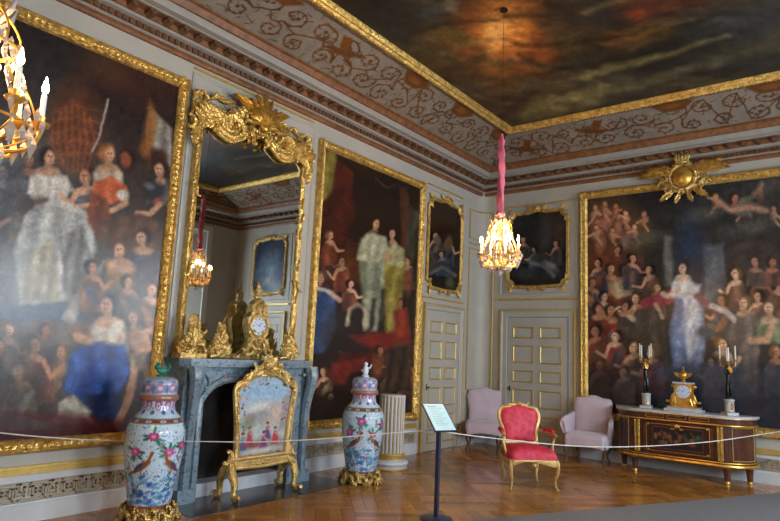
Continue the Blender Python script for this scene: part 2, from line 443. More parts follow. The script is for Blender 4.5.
        s.ell(x + d * r * .2, y + r * 1.9, r * 1.25, r * .6, sk, .2 * d, .3); s.ell(x - d * r * .9, y + r * 2.4, r * .8, r * .7, tuple(v * .5 for v in sk), 0, .5, .6)
        s.line([(x + d * r * 1.3, y + r * 2.4), (x + d * r * 2.2, y + r * (3.6 + g.random())), (x + d * r * (3.2 + g.random()), y + r * (2.4 + 1.6 * g.random()))], r * .36, sk, r * .15)
        if g.random() < .6: c3 = g.choice(pal); s.folds([(x - d * r * 1.8, y + r * 2.6), (x + d * r * .2, y + r * 3.6), (x + d * r * 1.4, y + r * 6.5), (x - d * r * .6, y + r * 6)], tuple(min(255, v * 1.2) for v in c3), tuple(min(255, v * 1.9) for v in c3), f=1.5 / r, soft=r * .3, seed=g.randint(0, 50))
        s.head(x, y, r, d, g.choice(((34, 22, 18), (70, 44, 26), (110, 76, 40), (24, 20, 22))), sk)
        s.ell(x - d * r * .45, y + r * .25, r * .35, r * .6, tuple(v * .55 for v in sk), 0, .5, .55)
    def crowd(s, pts, r, seed, pal):
        g = random.Random(seed)
        for x, y in pts: s.figure(x, y, r * g.uniform(.88, 1.15), g.choice((-1, 1)), g, pal)
    def putti(s, pts, r, seed):
        g = random.Random(seed)
        for x, y in pts:
            sk = g.choice(((190, 132, 98), (174, 116, 84), (204, 150, 116))); a = g.uniform(-.9, .9); s.ell(x, y + r * 2, r * 1.2, r * 1.7, tuple(v * .7 for v in sk), a, .35); s.ell(x + r * .3, y + r * 1.8, r * .7, r * 1.2, sk, a, .4)
            s.line([(x, y + r * 1.4), (x + g.choice((-1, 1)) * r * 2.2, y + r * g.uniform(0, 3))], r * .34, sk, r * .2); s.line([(x, y + r * 3), (x + g.choice((-1, 1)) * r * 1.6, y + r * 5)], r * .4, sk, r * .2); s.ell(x, y - r * .15, r * .95, r, (92, 60, 34), 0, .3); s.ell(x + r * .1, y + r * .1, r * .72, r * .8, sk, 0, .3)
def lin(c):
    c = np.clip(c, 0, 255) / 255; return np.where(c <= .04045, c / 12.92, ((c + .055) / 1.055) ** 2.4)
def canvas_mesh(name, P, u0, v0, u1, v1, w, step, paint, mat, parent, gain=1.0, mask=None):
    nu = int((u1 - u0) / step) + 1; nv = int((v1 - v0) / step) + 1
    us = np.linspace(u0, u1, nu); vs = np.linspace(v0, v1, nv); U, V = np.meshgrid(us, vs)
    if mask: U, V = mask(U, V)
    ptsx = P(U.ravel(), V.ravel(), np.full(nu * nv, w)); co = np.stack([np.broadcast_to(a, nu * nv) for a in ptsx], 1).astype(float)
    idx = np.arange(nu * nv).reshape(nv, nu); f = np.stack([idx[:-1, :-1], idx[:-1, 1:], idx[1:, 1:], idx[1:, :-1]], -1).reshape(-1, 4)
    me = bpy.data.meshes.new(name); me.from_pydata(co.tolist(), [], f.tolist()); me.update()
    c = lin(paint(co, U.ravel(), V.ravel())) * gain
    at = me.color_attributes.new('paint', 'FLOAT_COLOR', 'POINT'); buf = np.ones((nu * nv, 4), np.float32); buf[:, :3] = c; at.data.foreach_set('color', buf.ravel())
    me.materials.append(M[mat]); o = bpy.data.objects.new(name, me); col.objects.link(o)
    if parent is not None:
        o.parent = parent; o.matrix_parent_inverse = Matrix.Translation(parent.location).inverted()
    return o
# ================================================================== THE ROOM
struct(MB().box((-.3, Y0 - .3, -.12), (W + .6, D + .3, 0)).build('floor', 'parquet', smooth=False))
struct(MB().box((0, 3.60, 0), (.86, 5.86, .004)).build('floor_hearth', 'stone_dark', smooth=False))
RC = .2                                                       # rounded corner between the walls
def arc_fill(cx, cy, a0, name):
    rows = []
    for z in (0, ZC + .05): rows.append([(cx + RC * math.cos(a0 + PI / 2 * i / 8), cy + RC * math.sin(a0 + PI / 2 * i / 8), z) for i in range(9)])
    return rows
wl = MB().box((-.25, Y0 - .25, 0), (0, D + .25, ZC + .9)); wl.build('wall_left', 'wall_paint', smooth=False, kind='structure')
wb = MB().box((0, D, 0), (W, D + .25, ZC + .9)); wb.build('wall_back', 'wall_paint', smooth=False, kind='structure')
MB().box((0, Y0 - .25, 0), (W, Y0, ZC + .9)).build('wall_front', 'wall_paint', smooth=False, kind='structure')
# rounded corner pier (solid wedge between the two walls)
poly = [(0, 0)] + [(RC - RC * math.sin(PI / 2 * i / 8), RC - RC * math.cos(PI / 2 * i / 8)) for i in range(9)]
MB().prism(poly, lambda u, v, w: (u + .0, D - v, w), 0, ZC + .05).build('wall_corner', 'wall_paint', kind='structure')
# right wall with three tall windows in splayed reveals
WIN = [(1.05, 2.55), (4.40, 5.90), (7.35, 8.85)]; WZ = (.45, 4.3); TH = .45; SPL = .55
wr = MB(); Pz = lambda u, v, w: (u, v, w); y = Y0 - .25; yf = y
for a, b in WIN:
    wr.prism([(W, yf), (W, a - SPL), (W + TH, a), (W + TH, y)], Pz, 0, ZC + .9)
    wr.box((W, a - SPL, 0), (W + TH, b + SPL, WZ[0])); wr.prism([(W, WZ[1] + .25), (W, ZC + .9), (W + TH, ZC + .9), (W + TH, WZ[1])], lambda u, v, w: (u, w, v), a - SPL, b + SPL); y = b; yf = b + SPL
wr.prism([(W, yf), (W, D + .25), (W + TH, D + .25), (W + TH, y)], Pz, 0, ZC + .9); wr.build('wall_right', 'wall_paint', smooth=False, kind='structure')
for k, (a, b) in enumerate(WIN, 1):
    m = MB(); x0, x1 = W + .38, W + .44
    m.box((x0, a, WZ[0]), (x1, a + .07, WZ[1])).box((x0, b - .07, WZ[0]), (x1, b, WZ[1])).box((x0, a, WZ[0]), (x1, b, WZ[0] + .08)).box((x0, a, WZ[1] - .08), (x1, b, WZ[1]))
    c = (a + b) / 2; m.box((x0 - .01, c - .04, WZ[0]), (x1, c + .04, WZ[1]))
    for i in range(1, 6):
        z = WZ[0] + (WZ[1] - WZ[0]) * i / 6; m.box((x0 + .01, a, z - .02), (x1 - .01, b, z + .02))
    f = m.build('window_%d' % k, 'window_white', smooth=False, kind='structure')
    MB().box((W + .408, a + .07, WZ[0] + .08), (W + .412, b - .07, WZ[1] - .08)).build('window_pane', 'window_glass', f, smooth=False)
    MB().mould(PR, [(a - SPL - .14, WZ[0] - .14), (b + SPL + .14, WZ[0] - .14), (b + SPL + .14, WZ[1] + .39), (a - SPL - .14, WZ[1] + .39)], [(0, .001), (0, .04), (.05, .05), (.14, .03), (.14, .001)]).build('window_surround', 'window_white', f)
    ld = bpy.data.lights.new('daylight', 'AREA'); ld.shape = 'RECTANGLE'; ld.size = b - a; ld.size_y = WZ[1] - WZ[0]
    ld.energy = LIGHT_WIN; ld.color = (.82, .91, 1.0)
    lo = bpy.data.objects.new('daylight', ld); col.objects.link(lo); lo.location = (W + .75, c, (WZ[0] + WZ[1]) / 2 + .15); lo.rotation_euler = (0, math.radians(90), 0)
    lo.rotation_euler = Vector((-1, 0, -.12)).to_track_quat('-Z', 'Z').to_euler()
    ld.size, ld.size_y = b - a, WZ[1] - WZ[0]

# ---- cornice: swept along the room, with modillions and dentils
RP = [(0, Y0), (W, Y0), (W, D), (0, D)]
def PZ(u, v, w): return (u, v, w)
def sweep_room(prof, name, mat, parent=None):
    m = MB(); rows = []
    for (x, y), (sx, sy) in zip(RP, ((1, 1), (-1, 1), (-1, -1), (1, -1))): rows.append([(x + sx * d, y + sy * d, z) for d, z in prof])
    return m.grid(rows, close_u=True, close_v=True).build(name, mat, parent)
cornice = struct(sweep_room([(-.05, ZC), (.03, ZC), (.03, ZC + .035), (.055, ZC + .05), (.055, ZC + .125), (.10, ZC + .145), (.11, ZC + .235), (.235, ZC + .25), (.235, ZC + .265), (.30, ZC + .28), (.325, ZC + .335), (.325, ZC + .36), (-.05, ZC + .36)], 'cornice', 'cornice_white'))
cornice.name = 'trim_1'
sweep_room([(.0, ZC - .03), (.038, ZC - .03), (.055, ZC - .005), (.05, ZC + .03), (.0, ZC + .03)], 'gilt_lower_moulding', 'cornice_brown', cornice)
sweep_room([(.31, ZC + .345), (.345, ZC + .36), (.375, ZC + .43), (.40, ZC + .44), (.40, ZC + .46), (.30, ZC + .46)], 'brown_upper_moulding', 'cornice_brown', cornice)
sweep_room([(.05, ZC + .058), (.062, ZC + .06), (.062, ZC + .122), (.05, ZC + .124)], 'brown_dentil_ground', 'cornice_brown', cornice)
sweep_room([(.10, ZC + .175), (.118, ZC + .18), (.125, ZC + .236), (.215, ZC + .242), (.20, ZC + .25), (.10, ZC + .25)], 'brown_modillion_ground', 'cornice_brown', cornice)
mo = MB(); de = MB()
def along(P, u0, u1):
    n = int((u1 - u0) / .195)
    for i in range(n):
        u = u0 + (u1 - u0) * (i + .5) / n
        rows = []
        for q in range(7):
            t_ = q / 6; rows.append([P(u + e * (.052 - .012 * t_), ZC + .248 - h * (.075 - .035 * t_) , .108 + .115 * t_) for e, h in ((-1, 0), (-1, .7), (-.4, 1), (.4, 1), (1, .7), (1, 0))])
        mo.grid(rows, close_u=True, caps=True); mo.ball(P(u, ZC + .215, .205), .03, 7, 5)
    n = int((u1 - u0) / .075)
    for i in range(n):
        u = u0 + (u1 - u0) * (i + .5) / n
        de.box((u - .02, ZC + .062, .045), (u + .02, ZC + .118, .082), P)
along(PL, Y0 + .15, D - .15); along(PB, .15, W - .15); along(PR, Y0 + .15, D - .15)
mo.build('modillions', 'cornice_dark', cornice); de.build('dentils', 'cornice_dark', cornice, smooth=False)

# ---- cove and flat ceiling; arabesques painted in brown on grey white
CI = 1.14; CR = .55                                                    # distance of the ceiling picture's gilt frame from the walls
Z0c, Z1c = ZC + .43, ZT - .04
SLEN = math.hypot(CI - .33, Z1c - Z0c)
def arab(paint, L, H, seed, x0=0):
    g = random.Random(seed); br = (100, 62, 30); bd = (78, 54, 34)
    paint.line([(x0, .035), (x0 + L, .035)], .012, (96, 80, 66), .01); paint.line([(x0, H - .13), (x0 + L, H - .13)], .008, bd, .008)
    # running acanthus scrolls in two rows, sprigs between them
    def scrolled(cx, cy, R, a0, k, c, w):
        pts = []
        for i in range(20):
            q = i / 19; a = a0 + k * q * 2.6 * PI; r = R * (1.15 - q * .95); pts.append((cx + math.cos(a) * r * 1.3, cy + math.sin(a) * r))
        paint.line(pts, w, c, .006, taper=True); paint.ell(pts[-1][0], pts[-1][1], R * .22, R * .18, c, 0, .3)
        for i in range(1, 17, 2):
            p = pts[i]; q = pts[i + 1]; an = math.atan2(q[1] - p[1], q[0] - p[0]) + g.choice((-1, 1)) * g.uniform(.6, 1.1); ln = R * g.uniform(.3, .55)
            paint.line([p, (p[0] + math.cos(an) * ln * .6, p[1] + math.sin(an) * ln * .5), (p[0] + math.cos(an + .7) * ln, p[1] + math.sin(an + .7) * ln)], w * 1.15, c, .006, taper=True)
        return pts[0]
    u = x0 + .1; row = 0; last = None; i_ = 0
    while u < x0 + L:
        for rr_, cy in ((0, H * .27), (1, H * .60)):
            R = g.uniform(.105, .155); c = br if g.random() < .7 else bd
            p0 = scrolled(u + rr_ * .2 + g.uniform(-.04, .04), cy + g.uniform(-.03, .03), R, g.uniform(0, 2 * PI), g.choice((-1, 1)), c, .013)
            if last: paint.line([last, ((last[0] + p0[0]) / 2, (last[1] + p0[1]) / 2 + g.uniform(-.1, .1)), p0], .010, c, .006)
            last = p0
        for _ in range(10):
            x, y_ = u + g.uniform(0, .42), g.uniform(.08, H - .17); an = g.uniform(-3, 3); ln = g.uniform(.05, .14); cv = g.choice((-1, 1)) * g.uniform(10, 20); pts = [(x, y_)]
            for i in range(6): an += cv * ln / 6; x += math.cos(an) * ln / 6 * 1.3; y_ += math.sin(an) * ln / 6; pts.append((x, y_))
            paint.line(pts, .008, bd if g.random() < .6 else br, .005, taper=True)
        u += .43; i_ += 1
        if i_ % 3 == 0:
            cx = u - .2
            if g.random() < .4:
                paint.poly([(cx - .30, H * .83), (cx - .14, H * .64), (cx + .14, H * .62), (cx + .32, H * .80), (cx + .16, H * .89), (cx - .14, H * .90)], br, .02); paint.ell(cx, H * .76, .12, .05, (128, 80, 36), soft=.4)
            else:
                cy = H * g.uniform(.34, .55); d_ = g.choice((-1, 1))
                paint.ell(cx, cy, .21, .062, br, .3 * d_, .25); paint.ell(cx + d_ * .22, cy + .08, .048, .044, br, soft=.3); paint.poly([(cx + d_ * .02, cy), (cx - d_ * .1, cy + .24), (cx - d_ * .24, cy + .20), (cx - d_ * .12, cy + .02)], (112, 66, 28), .015)
                for e in (-1, 1): paint.line([(cx + e * .1, cy - .01), (cx + e * .13, cy - .09), (cx + e * .08 + d_ * .06, cy - .16)], .024, br, .01, taper=True)
                paint.line([(cx - d_ * .18, cy - .03), (cx - d_ * .32, cy - .08), (cx - d_ * .40, cy + .02), (cx - d_ * .34, cy + .08)], .026, br, .01, taper=True)
def cove(P, L0, L1, name, seed, i0=1.14, i1=1.14, ci=1.14):
    """one sloping side of the ceiling, mitred at its ends; s runs up the slope"""
    nu = int((L1 - L0) / .0125); nv = 80
    us = np.linspace(0, 1, nu); ss = np.linspace(0, 1, nv); U, S_ = np.meshgrid(us, ss); U = U.ravel(); S_ = S_.ravel()
    d = .33 + (ci + .02 - .33) * S_; z = Z0c + (Z1c - Z0c) * (S_ ** .85)
    e0 = L0 + .33 + (i0 + .02 - .33) * S_; e1 = L1 - .33 - (i1 + .02 - .33) * S_; u = e0 + U * (e1 - e0); co = np.stack([np.broadcast_to(a, len(u)) for a in P(u, z, d)], 1)
    pa = Paint(u, S_ * SLEN, (134, 124, 112)); pa.warp(.012, .08, 2)
    arab(pa, L1 - L0, SLEN, seed, L0); pa.grain(.10, .12, 4)
    idx = np.arange(nu * nv).reshape(nv, nu); f = np.stack([idx[:-1, :-1], idx[:-1, 1:], idx[1:, 1:], idx[1:, :-1]], -1).reshape(-1, 4)
    me = bpy.data.meshes.new(name); me.from_pydata(co.tolist(), [], f.tolist())
    at = me.color_attributes.new('paint', 'FLOAT_COLOR', 'POINT'); buf = np.ones((nu * nv, 4), np.float32); buf[:, :3] = lin(pa.c); at.data.foreach_set('color', buf.ravel())
    me.materials.append(M['fresco']); o = bpy.data.objects.new(name, me); col.objects.link(o); return o
ceil_slab = struct(MB().box((-.2, Y0 - .2, ZT + .02), (W + .5, D + .2, ZT + .12)).build('ceiling', 'cornice_white', smooth=False))
for nm, P, a, b, sd, e in (('ceiling_cove_left', PL, Y0, D, 11, (CI, CI, CI)), ('ceiling_cove_back', PB, 0, W, 23, (CI, CR, CI)), ('ceiling_cove_right', PR, Y0, D, 35, (CI, CI, CR)), ('ceiling_cove_front', PF, 0, W, 47, (CI, CR, CI))):
    o = cove(P, a, b, nm, sd, *e); o['kind'] = 'structure'; o.parent = ceil_slab

# ---- the ceiling picture in its gilt frame
cp = thing('ceiling_painting', (W / 2, (Y0 + D) / 2, ZT), 'vast dark allegorical cloud painting filling the middle of the ceiling', 'painting')
m = MB(); FP = [(CI, Y0 + CI), (W - CR, Y0 + CI), (W - CR, D - CI), (CI, D - CI)]
def PC(u, v, w): return (u, v, ZT - .02 - w)
m.mould(PC, FP, [(-.02, .0), (-.02, .05), (0, .085), (.03, .095), (.045, .07), (.075, .075), (.10, .045), (.10, 0)])
m.build('carved_frame', 'gold_carved', cp)
m = MB()
for (a, b) in zip(FP, FP[1:] + FP[:1]):
    a, b = Vector(a), Vector(b); L = (b - a).length; t_ = (b - a) / L; n_ = Vector((-t_.y, t_.x)); k = int(L / .052)
    for i in range(k):
        p = a + t_ * (i + .5) * L / k + n_ * .0; m.ball((p.x, p.y, ZT - .10), .03, 6, 4, (1, 1, .8))
m.build('beading', 'gold_carved', cp)
def paint_ceiling(co, U, V):
    X, Y = pix(co); X = np.where(np.isnan(X), U * 97, X); Y = np.where(np.isnan(Y), V * 83, Y)
    X = np.clip(X, -2000, 3000); Y = np.clip(Y, -3000, 3000)
    p = Paint(X, Y, (34, 29, 24)); 
    n = fbm(U * .9 + V * .5, V * 1.6 - U * .8, 3, 5); m_ = np.clip((n - .45) * 3.2, 0, 1)[:, None]; p.c = p.c * (1 - m_) + np.array((86, 74, 46)) * m_
    n = fbm(U * .5 + 9, V * .7, 8, 4); m_ = np.clip((n - .5) * 3, 0, 1)[:, None] * .6; p.c = p.c * (1 - m_) + np.array((56, 60, 58)) * m_
    p.warp(9, 45, 4)
    for (x, y, rx, ry, c, rot, a) in (
        (505, 38, 62, 58, (120, 62, 22), .2, .85), (507, 36, 38, 42, (168, 92, 34), .2, .9), (500, 30, 22, 26, (206, 134, 60), .2, .9), (492, 40, 10, 16, (226, 170, 92), .3, .7),  # orange cloud carrying the chandelier's glow, painted into the canvas colour
        (650, 6, 30, 14, (80, 36, 22), .1, .7), (692, 2, 32, 8, (62, 30, 20), .1, .7), (640, 16, 14, 8, (116, 52, 26), .5, .7), (632, 38, 40, 12, (100, 66, 24), -.2, .8),
        (452, 4, 8, 12, (128, 116, 98), 0, .8), (432, 14, 16, 12, (60, 66, 62), .2, .7), (455, 40, 26, 8, (84, 78, 38), .5, .6), (430, 52, 24, 7, (92, 84, 44), .4, .5), (575, 46, 20, 10, (78, 70, 34), .3, .7),
        (470, 78, 40, 9, (72, 62, 34), .45, .6), (520, 84, 40, 8, (74, 64, 38), .2, .6), (560, 20, 24, 22, (40, 36, 30), 0, .6), (590, 96, 55, 10, (116, 104, 62), -.25, .65),
        (560, 108, 40, 8, (134, 118, 68), -.2, .6), (690, 60, 55, 16, (26, 24, 22), -.3, .8), (740, 20, 50, 18, (48, 50, 50), -.2, .7), (735, 55, 50, 9, (66, 62, 46), -.25, .6), (600, 64, 46, 10, (44, 38, 26), -.1, .7), (640, 92, 30, 8, (58, 54, 42), -.2, .6), (770, 70, 30, 10, (40, 40, 36), -.2, .6)):
        p.ell(x, y, rx, ry, c, rot, .6, a)
    gg = random.Random(12)
    for _ in range(46):
        x, y = gg.uniform(420, 780), gg.uniform(0, 120); L = gg.uniform(12, 44); sl = -.28 if x > 600 else gg.choice((.3, -.1)); p.line([(x - L, y - sl * L + gg.uniform(-4, 4)), (x, y), (x + L, y + sl * L)], gg.uniform(1, 3), gg.choice(((104, 92, 56), (74, 66, 44), (20, 17, 15), (26, 23, 20), (90, 80, 60))), 3, .6, taper=True)
    for pts, w_, c in (([(586, 82), (620, 70), (655, 62), (690, 52), (730, 38)], 3, (150, 138, 78)), ([(560, 78), (600, 76), (640, 66)], 2.4, (104, 94, 56)), ([(556, 104), (590, 96), (640, 90), (680, 74), (720, 66)], 3, (112, 104, 66)), ([(440, 66), (480, 62), (520, 70), (560, 66)], 3, (84, 70, 40)), ([(528, 116), (560, 104), (600, 106)], 4, (120, 108, 64)), ([(660, 84), (700, 66), (760, 50)], 2.4, (84, 80, 56))):
        p.line(pts, w_, c, 4, .7, taper=True)
    p.grain(.35, 14, 6, .35); p.grain(.18, 4, 8); return p.c
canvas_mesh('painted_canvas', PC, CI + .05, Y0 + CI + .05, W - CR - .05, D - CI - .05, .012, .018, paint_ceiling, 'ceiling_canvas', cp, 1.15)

# ---- mouldings of the walls
def rect(u0, v0, u1, v1): return [(u0, v0), (u1, v0), (u1, v1), (u0, v1)]
LP = [(0, 0), (0, .014), (.012, .02), (.026, .014), (.026, 0)]     # thin gilt bead
tl = MB()
for (u0, u1) in ((3.70, 5.62),): tl.box((u0, 4.705, 0), (u1, 4.73, .022), PL)
tl.box((8.46, 4.55, 0), (9.66, 4.575, .02), PL)
tl.box((8.44, 2.555, 0), (9.74, 2.585, .03), PL)
tl.box((.42, 4.47, 0), (1.90, 4.495, .02), PB); tl.box((.40, 2.67, 0), (1.95, 2.71, .035), PB)
tl.box((5.62, 4.47, 0), (7.18, 4.495, .02), PB); tl.box((5.58, 2.67, 0), (7.2, 2.71, .035), PB)
# gilt beads that follow the rounded corner
def corner_path(off=.012, ya=9.93, xb=.27):
    pts = [(off, ya)] + [(RC - (RC - off) * math.cos(PI / 2 * i / 6), D - RC + (RC - off) * math.sin(PI / 2 * i / 6)) for i in range(7)] + [(xb, D - off)]
    return pts
CPth = corner_path()
for zs in ((3.86, 4.42), (.98, 3.66)):
    ring = [(x, y, zs[0]) for x, y in CPth] + [(x, y, zs[1]) for x, y in reversed(CPth)]
    tl.tube(ring, .014, 6, closed=True)
tl.tube([(x, y, 3.76) for x, y in CPth], .014, 6); tl.tube([(x, y, .86) for x, y in CPth], .02, 6)
tl.build('trim_2', 'gold_line', kind='structure')
# pale raised edges around the big pictures and a plain field under the cornice
tw = MB()
for P, r in ((PL, (3.70, 1.5, 5.68, 4.66)), (PL, (8.42, 2.62, 9.70, 4.50)), (PB, (.42, 2.78, 1.93, 4.44)), (PB, (5.62, 2.78, 7.18, 4.50))):
    tw.mould(P, rect(*r), [(-.01, 0), (-.01, .014), (.02, .018), (.035, .004), (.035, 0)])
tw.build('trim_3', 'door_paint', kind='structure')
# dado with plinth, rail and Greek fret
da = MB(); fr = MB(); gr = MB()
def dado(P, u0, u1, top=.49):
    da.box((u0, 0, 0), (u1, .155, .045), P); da.box((u0, .155, 0), (u1, .175, .03), P); da.box((u0, .345, 0), (u1, top - .06, .02), P)
    gr.box((u0, top - .085, 0), (u1, top - .035, .04), P); gr.box((u0, top - .035, 0), (u1, top - .01, .028), P)
    # meander and squares alternating
    u = u0 + .02; z0, z1 = .19, .325; w_ = .0075; L = .27
    def seg(a, b): fr.box((min(a[0], b[0]) - w_, min(a[1], b[1]) - w_, 0), (max(a[0], b[0]) + w_, max(a[1], b[1]) + w_, .013), P)
    h = z1 - z0
    while u + L <= u1 + .01:
        seg((u, z0), (u + L, z0)); seg((u, z1), (u + L, z1))
        for k, (a, b) in enumerate((((.00, .5), (.045, .5)), ((.045, .25), (.045, .78)), ((.045, .78), (.09, .78)), ((.09, 0.25), (.09, 1)), ((.0, .25), (.045, .25)), ((.012, 0.5), (.012, 1)), ((.115, .2), (.2, .2)), ((.2, .2), (.2, .8)), ((.115, .8), (.2, .8)), ((.115, .2), (.115, .8)), ((.14, .4), (.175, .4)), ((.175, .4), (.175, .62)), ((.14, .62), (.175, .62)), ((.14, .4), (.14, .62)), ((.225, 0), (.225, .75)), ((.225, .75), (.25, .75)), ((.25, .25), (.25, 1)))):
            seg((u + a[0] * L / .27, z0 + a[1] * h), (u + b[0] * L / .27, z0 + b[1] * h))
        u += L
dado(PL, -.85, 3.66); dado(PL, 5.62, 8.36)
dado(PB, 2.0, 5.46); dado(PR, Y0, WIN[0][0] - .7); dado(PR, WIN[0][1] + .7, WIN[1][0] - .7); dado(PR, WIN[1][1] + .7, WIN[2][0] - .7)
da.box((9.76, 0, 0), (D - RC, .16, .03), PL); da.box((RC, 0, 0), (.43, .16, .03), PB); da.box((7.15, 0, 0), (W, .16, .03), PB)
da.tube([(x, y, .08) for x, y in corner_path(.0, D - RC, RC)], .03, 6, flat=2.6)
bb = da.build('baseboard_left', 'dado_paint', smooth=False, kind='structure')
fr.build('fret_relief', 'fret_tan', bb, smooth=False); gr.build('gilt_rail', 'gold_line', bb, smooth=False)

# ---- panelled doors
def door(n, P, u0, u1, top, frame_out, handle_u, rows_):
    fm = MB(); a, b = u0, u1
    fm.mould(P, [(a - frame_out, 0), (a - frame_out, top + frame_out), (b + frame_out, top + frame_out), (b + frame_out, 0)][::-1], [(0, 0), (0, .05), (.03, .055), (.05, .035), (frame_out - .02, .035), (frame_out, .02), (frame_out, 0)], closed=False)
    f = fm.build('door_%d' % n, 'door_paint', smooth=False, kind='structure')
    gm = MB().mould(P, [(a - frame_out + .0, 0), (a - frame_out, top + frame_out), (b + frame_out, top + frame_out), (b + frame_out, 0)][::-1], [(-.004, 0), (-.004, .056), (.018, .06), (.022, .05), (.022, 0)], closed=False)
    gm.build('gilt_architrave_edge', 'gold_line', f)
    lf = MB().box((a, .01, 0), (b, top, .022), P).build('door_leaf', 'door_paint', f, smooth=False)
    hm = MB(); c = (a + b) / 2; wd = (b - a - .34) / 2
    for (z1, z0) in rows_:
        for (x0, x1) in ((a + .11, a + .11 + wd), (b - .11 - wd, b - .11)):
            pn = MB().mould(P, rect(x0, z0, x1, z1), [(0, .02), (0, .034), (.012, .04), (.026, .026), (.026, .02)]).build('panel_moulding', 'gold_line', lf, world=False)
    hm.box((handle_u - .012, 1.0, .02), (handle_u + .012, 1.10, .028), P); hm.tube([P(handle_u, 1.05, .028), P(handle_u, 1.05, .06)], .007, 6); hm.ball(P(handle_u, 1.05, .07), .018)
    hm.build('door_handle', 'bronze_black', lf, world=False)
    gap = MB().box((a - .008, .01, 0), (a, top + .008, .024), P).box((b, .01, 0), (b + .008, top + .008, .024), P).box((a, top, 0), (b, top + .008, .024), P)
    gap.build('shade_strip', 'soot_and_shade', f, smooth=False)  # dark strips laid round the leaf, colour standing for shade in the joint
RW = [(2.18, 1.97), (1.84, 1.52), (1.39, 1.17), (1.05, .73), (.60, .40), (.29, .12)]
door(1, PL, 8.56, 9.62, 2.36, .11, 8.61, RW)
door(2, PB, .61, 1.77, 2.35, .15, .66, RW)
door(3, PB, 5.82, 6.98, 2.35, .15, 6.93, RW)

# ---- light
w_ = bpy.data.worlds.new('sky'); scn.world = w_; w_.use_nodes = True
bg = w_.node_tree.nodes['Background']; bg.inputs[0].default_value = (.62, .78, 1, 1); bg.inputs[1].default_value = LIGHT_SKY
# ================================================================== PICTURES
GRP = [(0, 0), (0, .05), (.012, .075), (.03, .085), (.045, .06), (.075, .055), (.09, .065), (.105, .05), (.12, .03), (.12, 0)]
def beads(m, P, r, off, w, step, rad):
    u0, v0, u1, v1 = r[0] + off, r[1] + off, r[2] - off, r[3] - off
    for (a, b) in (((u0, v0), (u1, v0)), ((u1, v0), (u1, v1)), ((u1, v1), (u0, v1)), ((u0, v1), (u0, v0))):
        L = math.hypot(b[0] - a[0], b[1] - a[1]); k = max(1, int(L / step))
        for i in range(k):
            q = (i + .5) / k; m.ball(P(a[0] + (b[0] - a[0]) * q, a[1] + (b[1] - a[1]) * q, w), rad, 6, 4)
def picture(name, P, r, label, group, paint, seed, wide=1.0, gain=1.0, step=(.013,)):
    u0, v0, u1, v1 = r; loc = P((u0 + u1) / 2, v0, 0)
    t = thing(name, loc, label, 'painting', group)
    m = MB().mould(P, rect(*r), [(o * wide, h) for o, h in GRP]); m.build('frame', 'gold_carved', t)
    m = MB(); beads(m, P, r, .062 * wide, .06, .06, .017 * wide); 
    g = random.Random(seed)
    for (a, b, an) in ((u0, v0, PI / 4), (u1, v0, 3 * PI / 4), (u1, v1, -3 * PI / 4), (u0, v1, -PI / 4)):
        ca, sa = math.cos(an), math.sin(an)
        for k in (-.6, 0, .6): m.leaf(P, a + .02 * ca, b + .02 * sa, .16, an + k, .28, .05, .12)
    m.build('carved_leaves', 'gold_carved', t)
    MB().box((u0 + .1 * wide, v0 + .1 * wide, .002), (u1 - .1 * wide, v1 - .1 * wide, .012), P).build('backing', 'soot_and_shade', t, smooth=False)
    canvas_mesh('canvas', P, u0 + .11 * wide, v0 + .11 * wide, u1 - .11 * wide, v1 - .11 * wide, .02, step[0], paint, 'canvas', t, gain)
    return t
SK = (196, 150, 118)
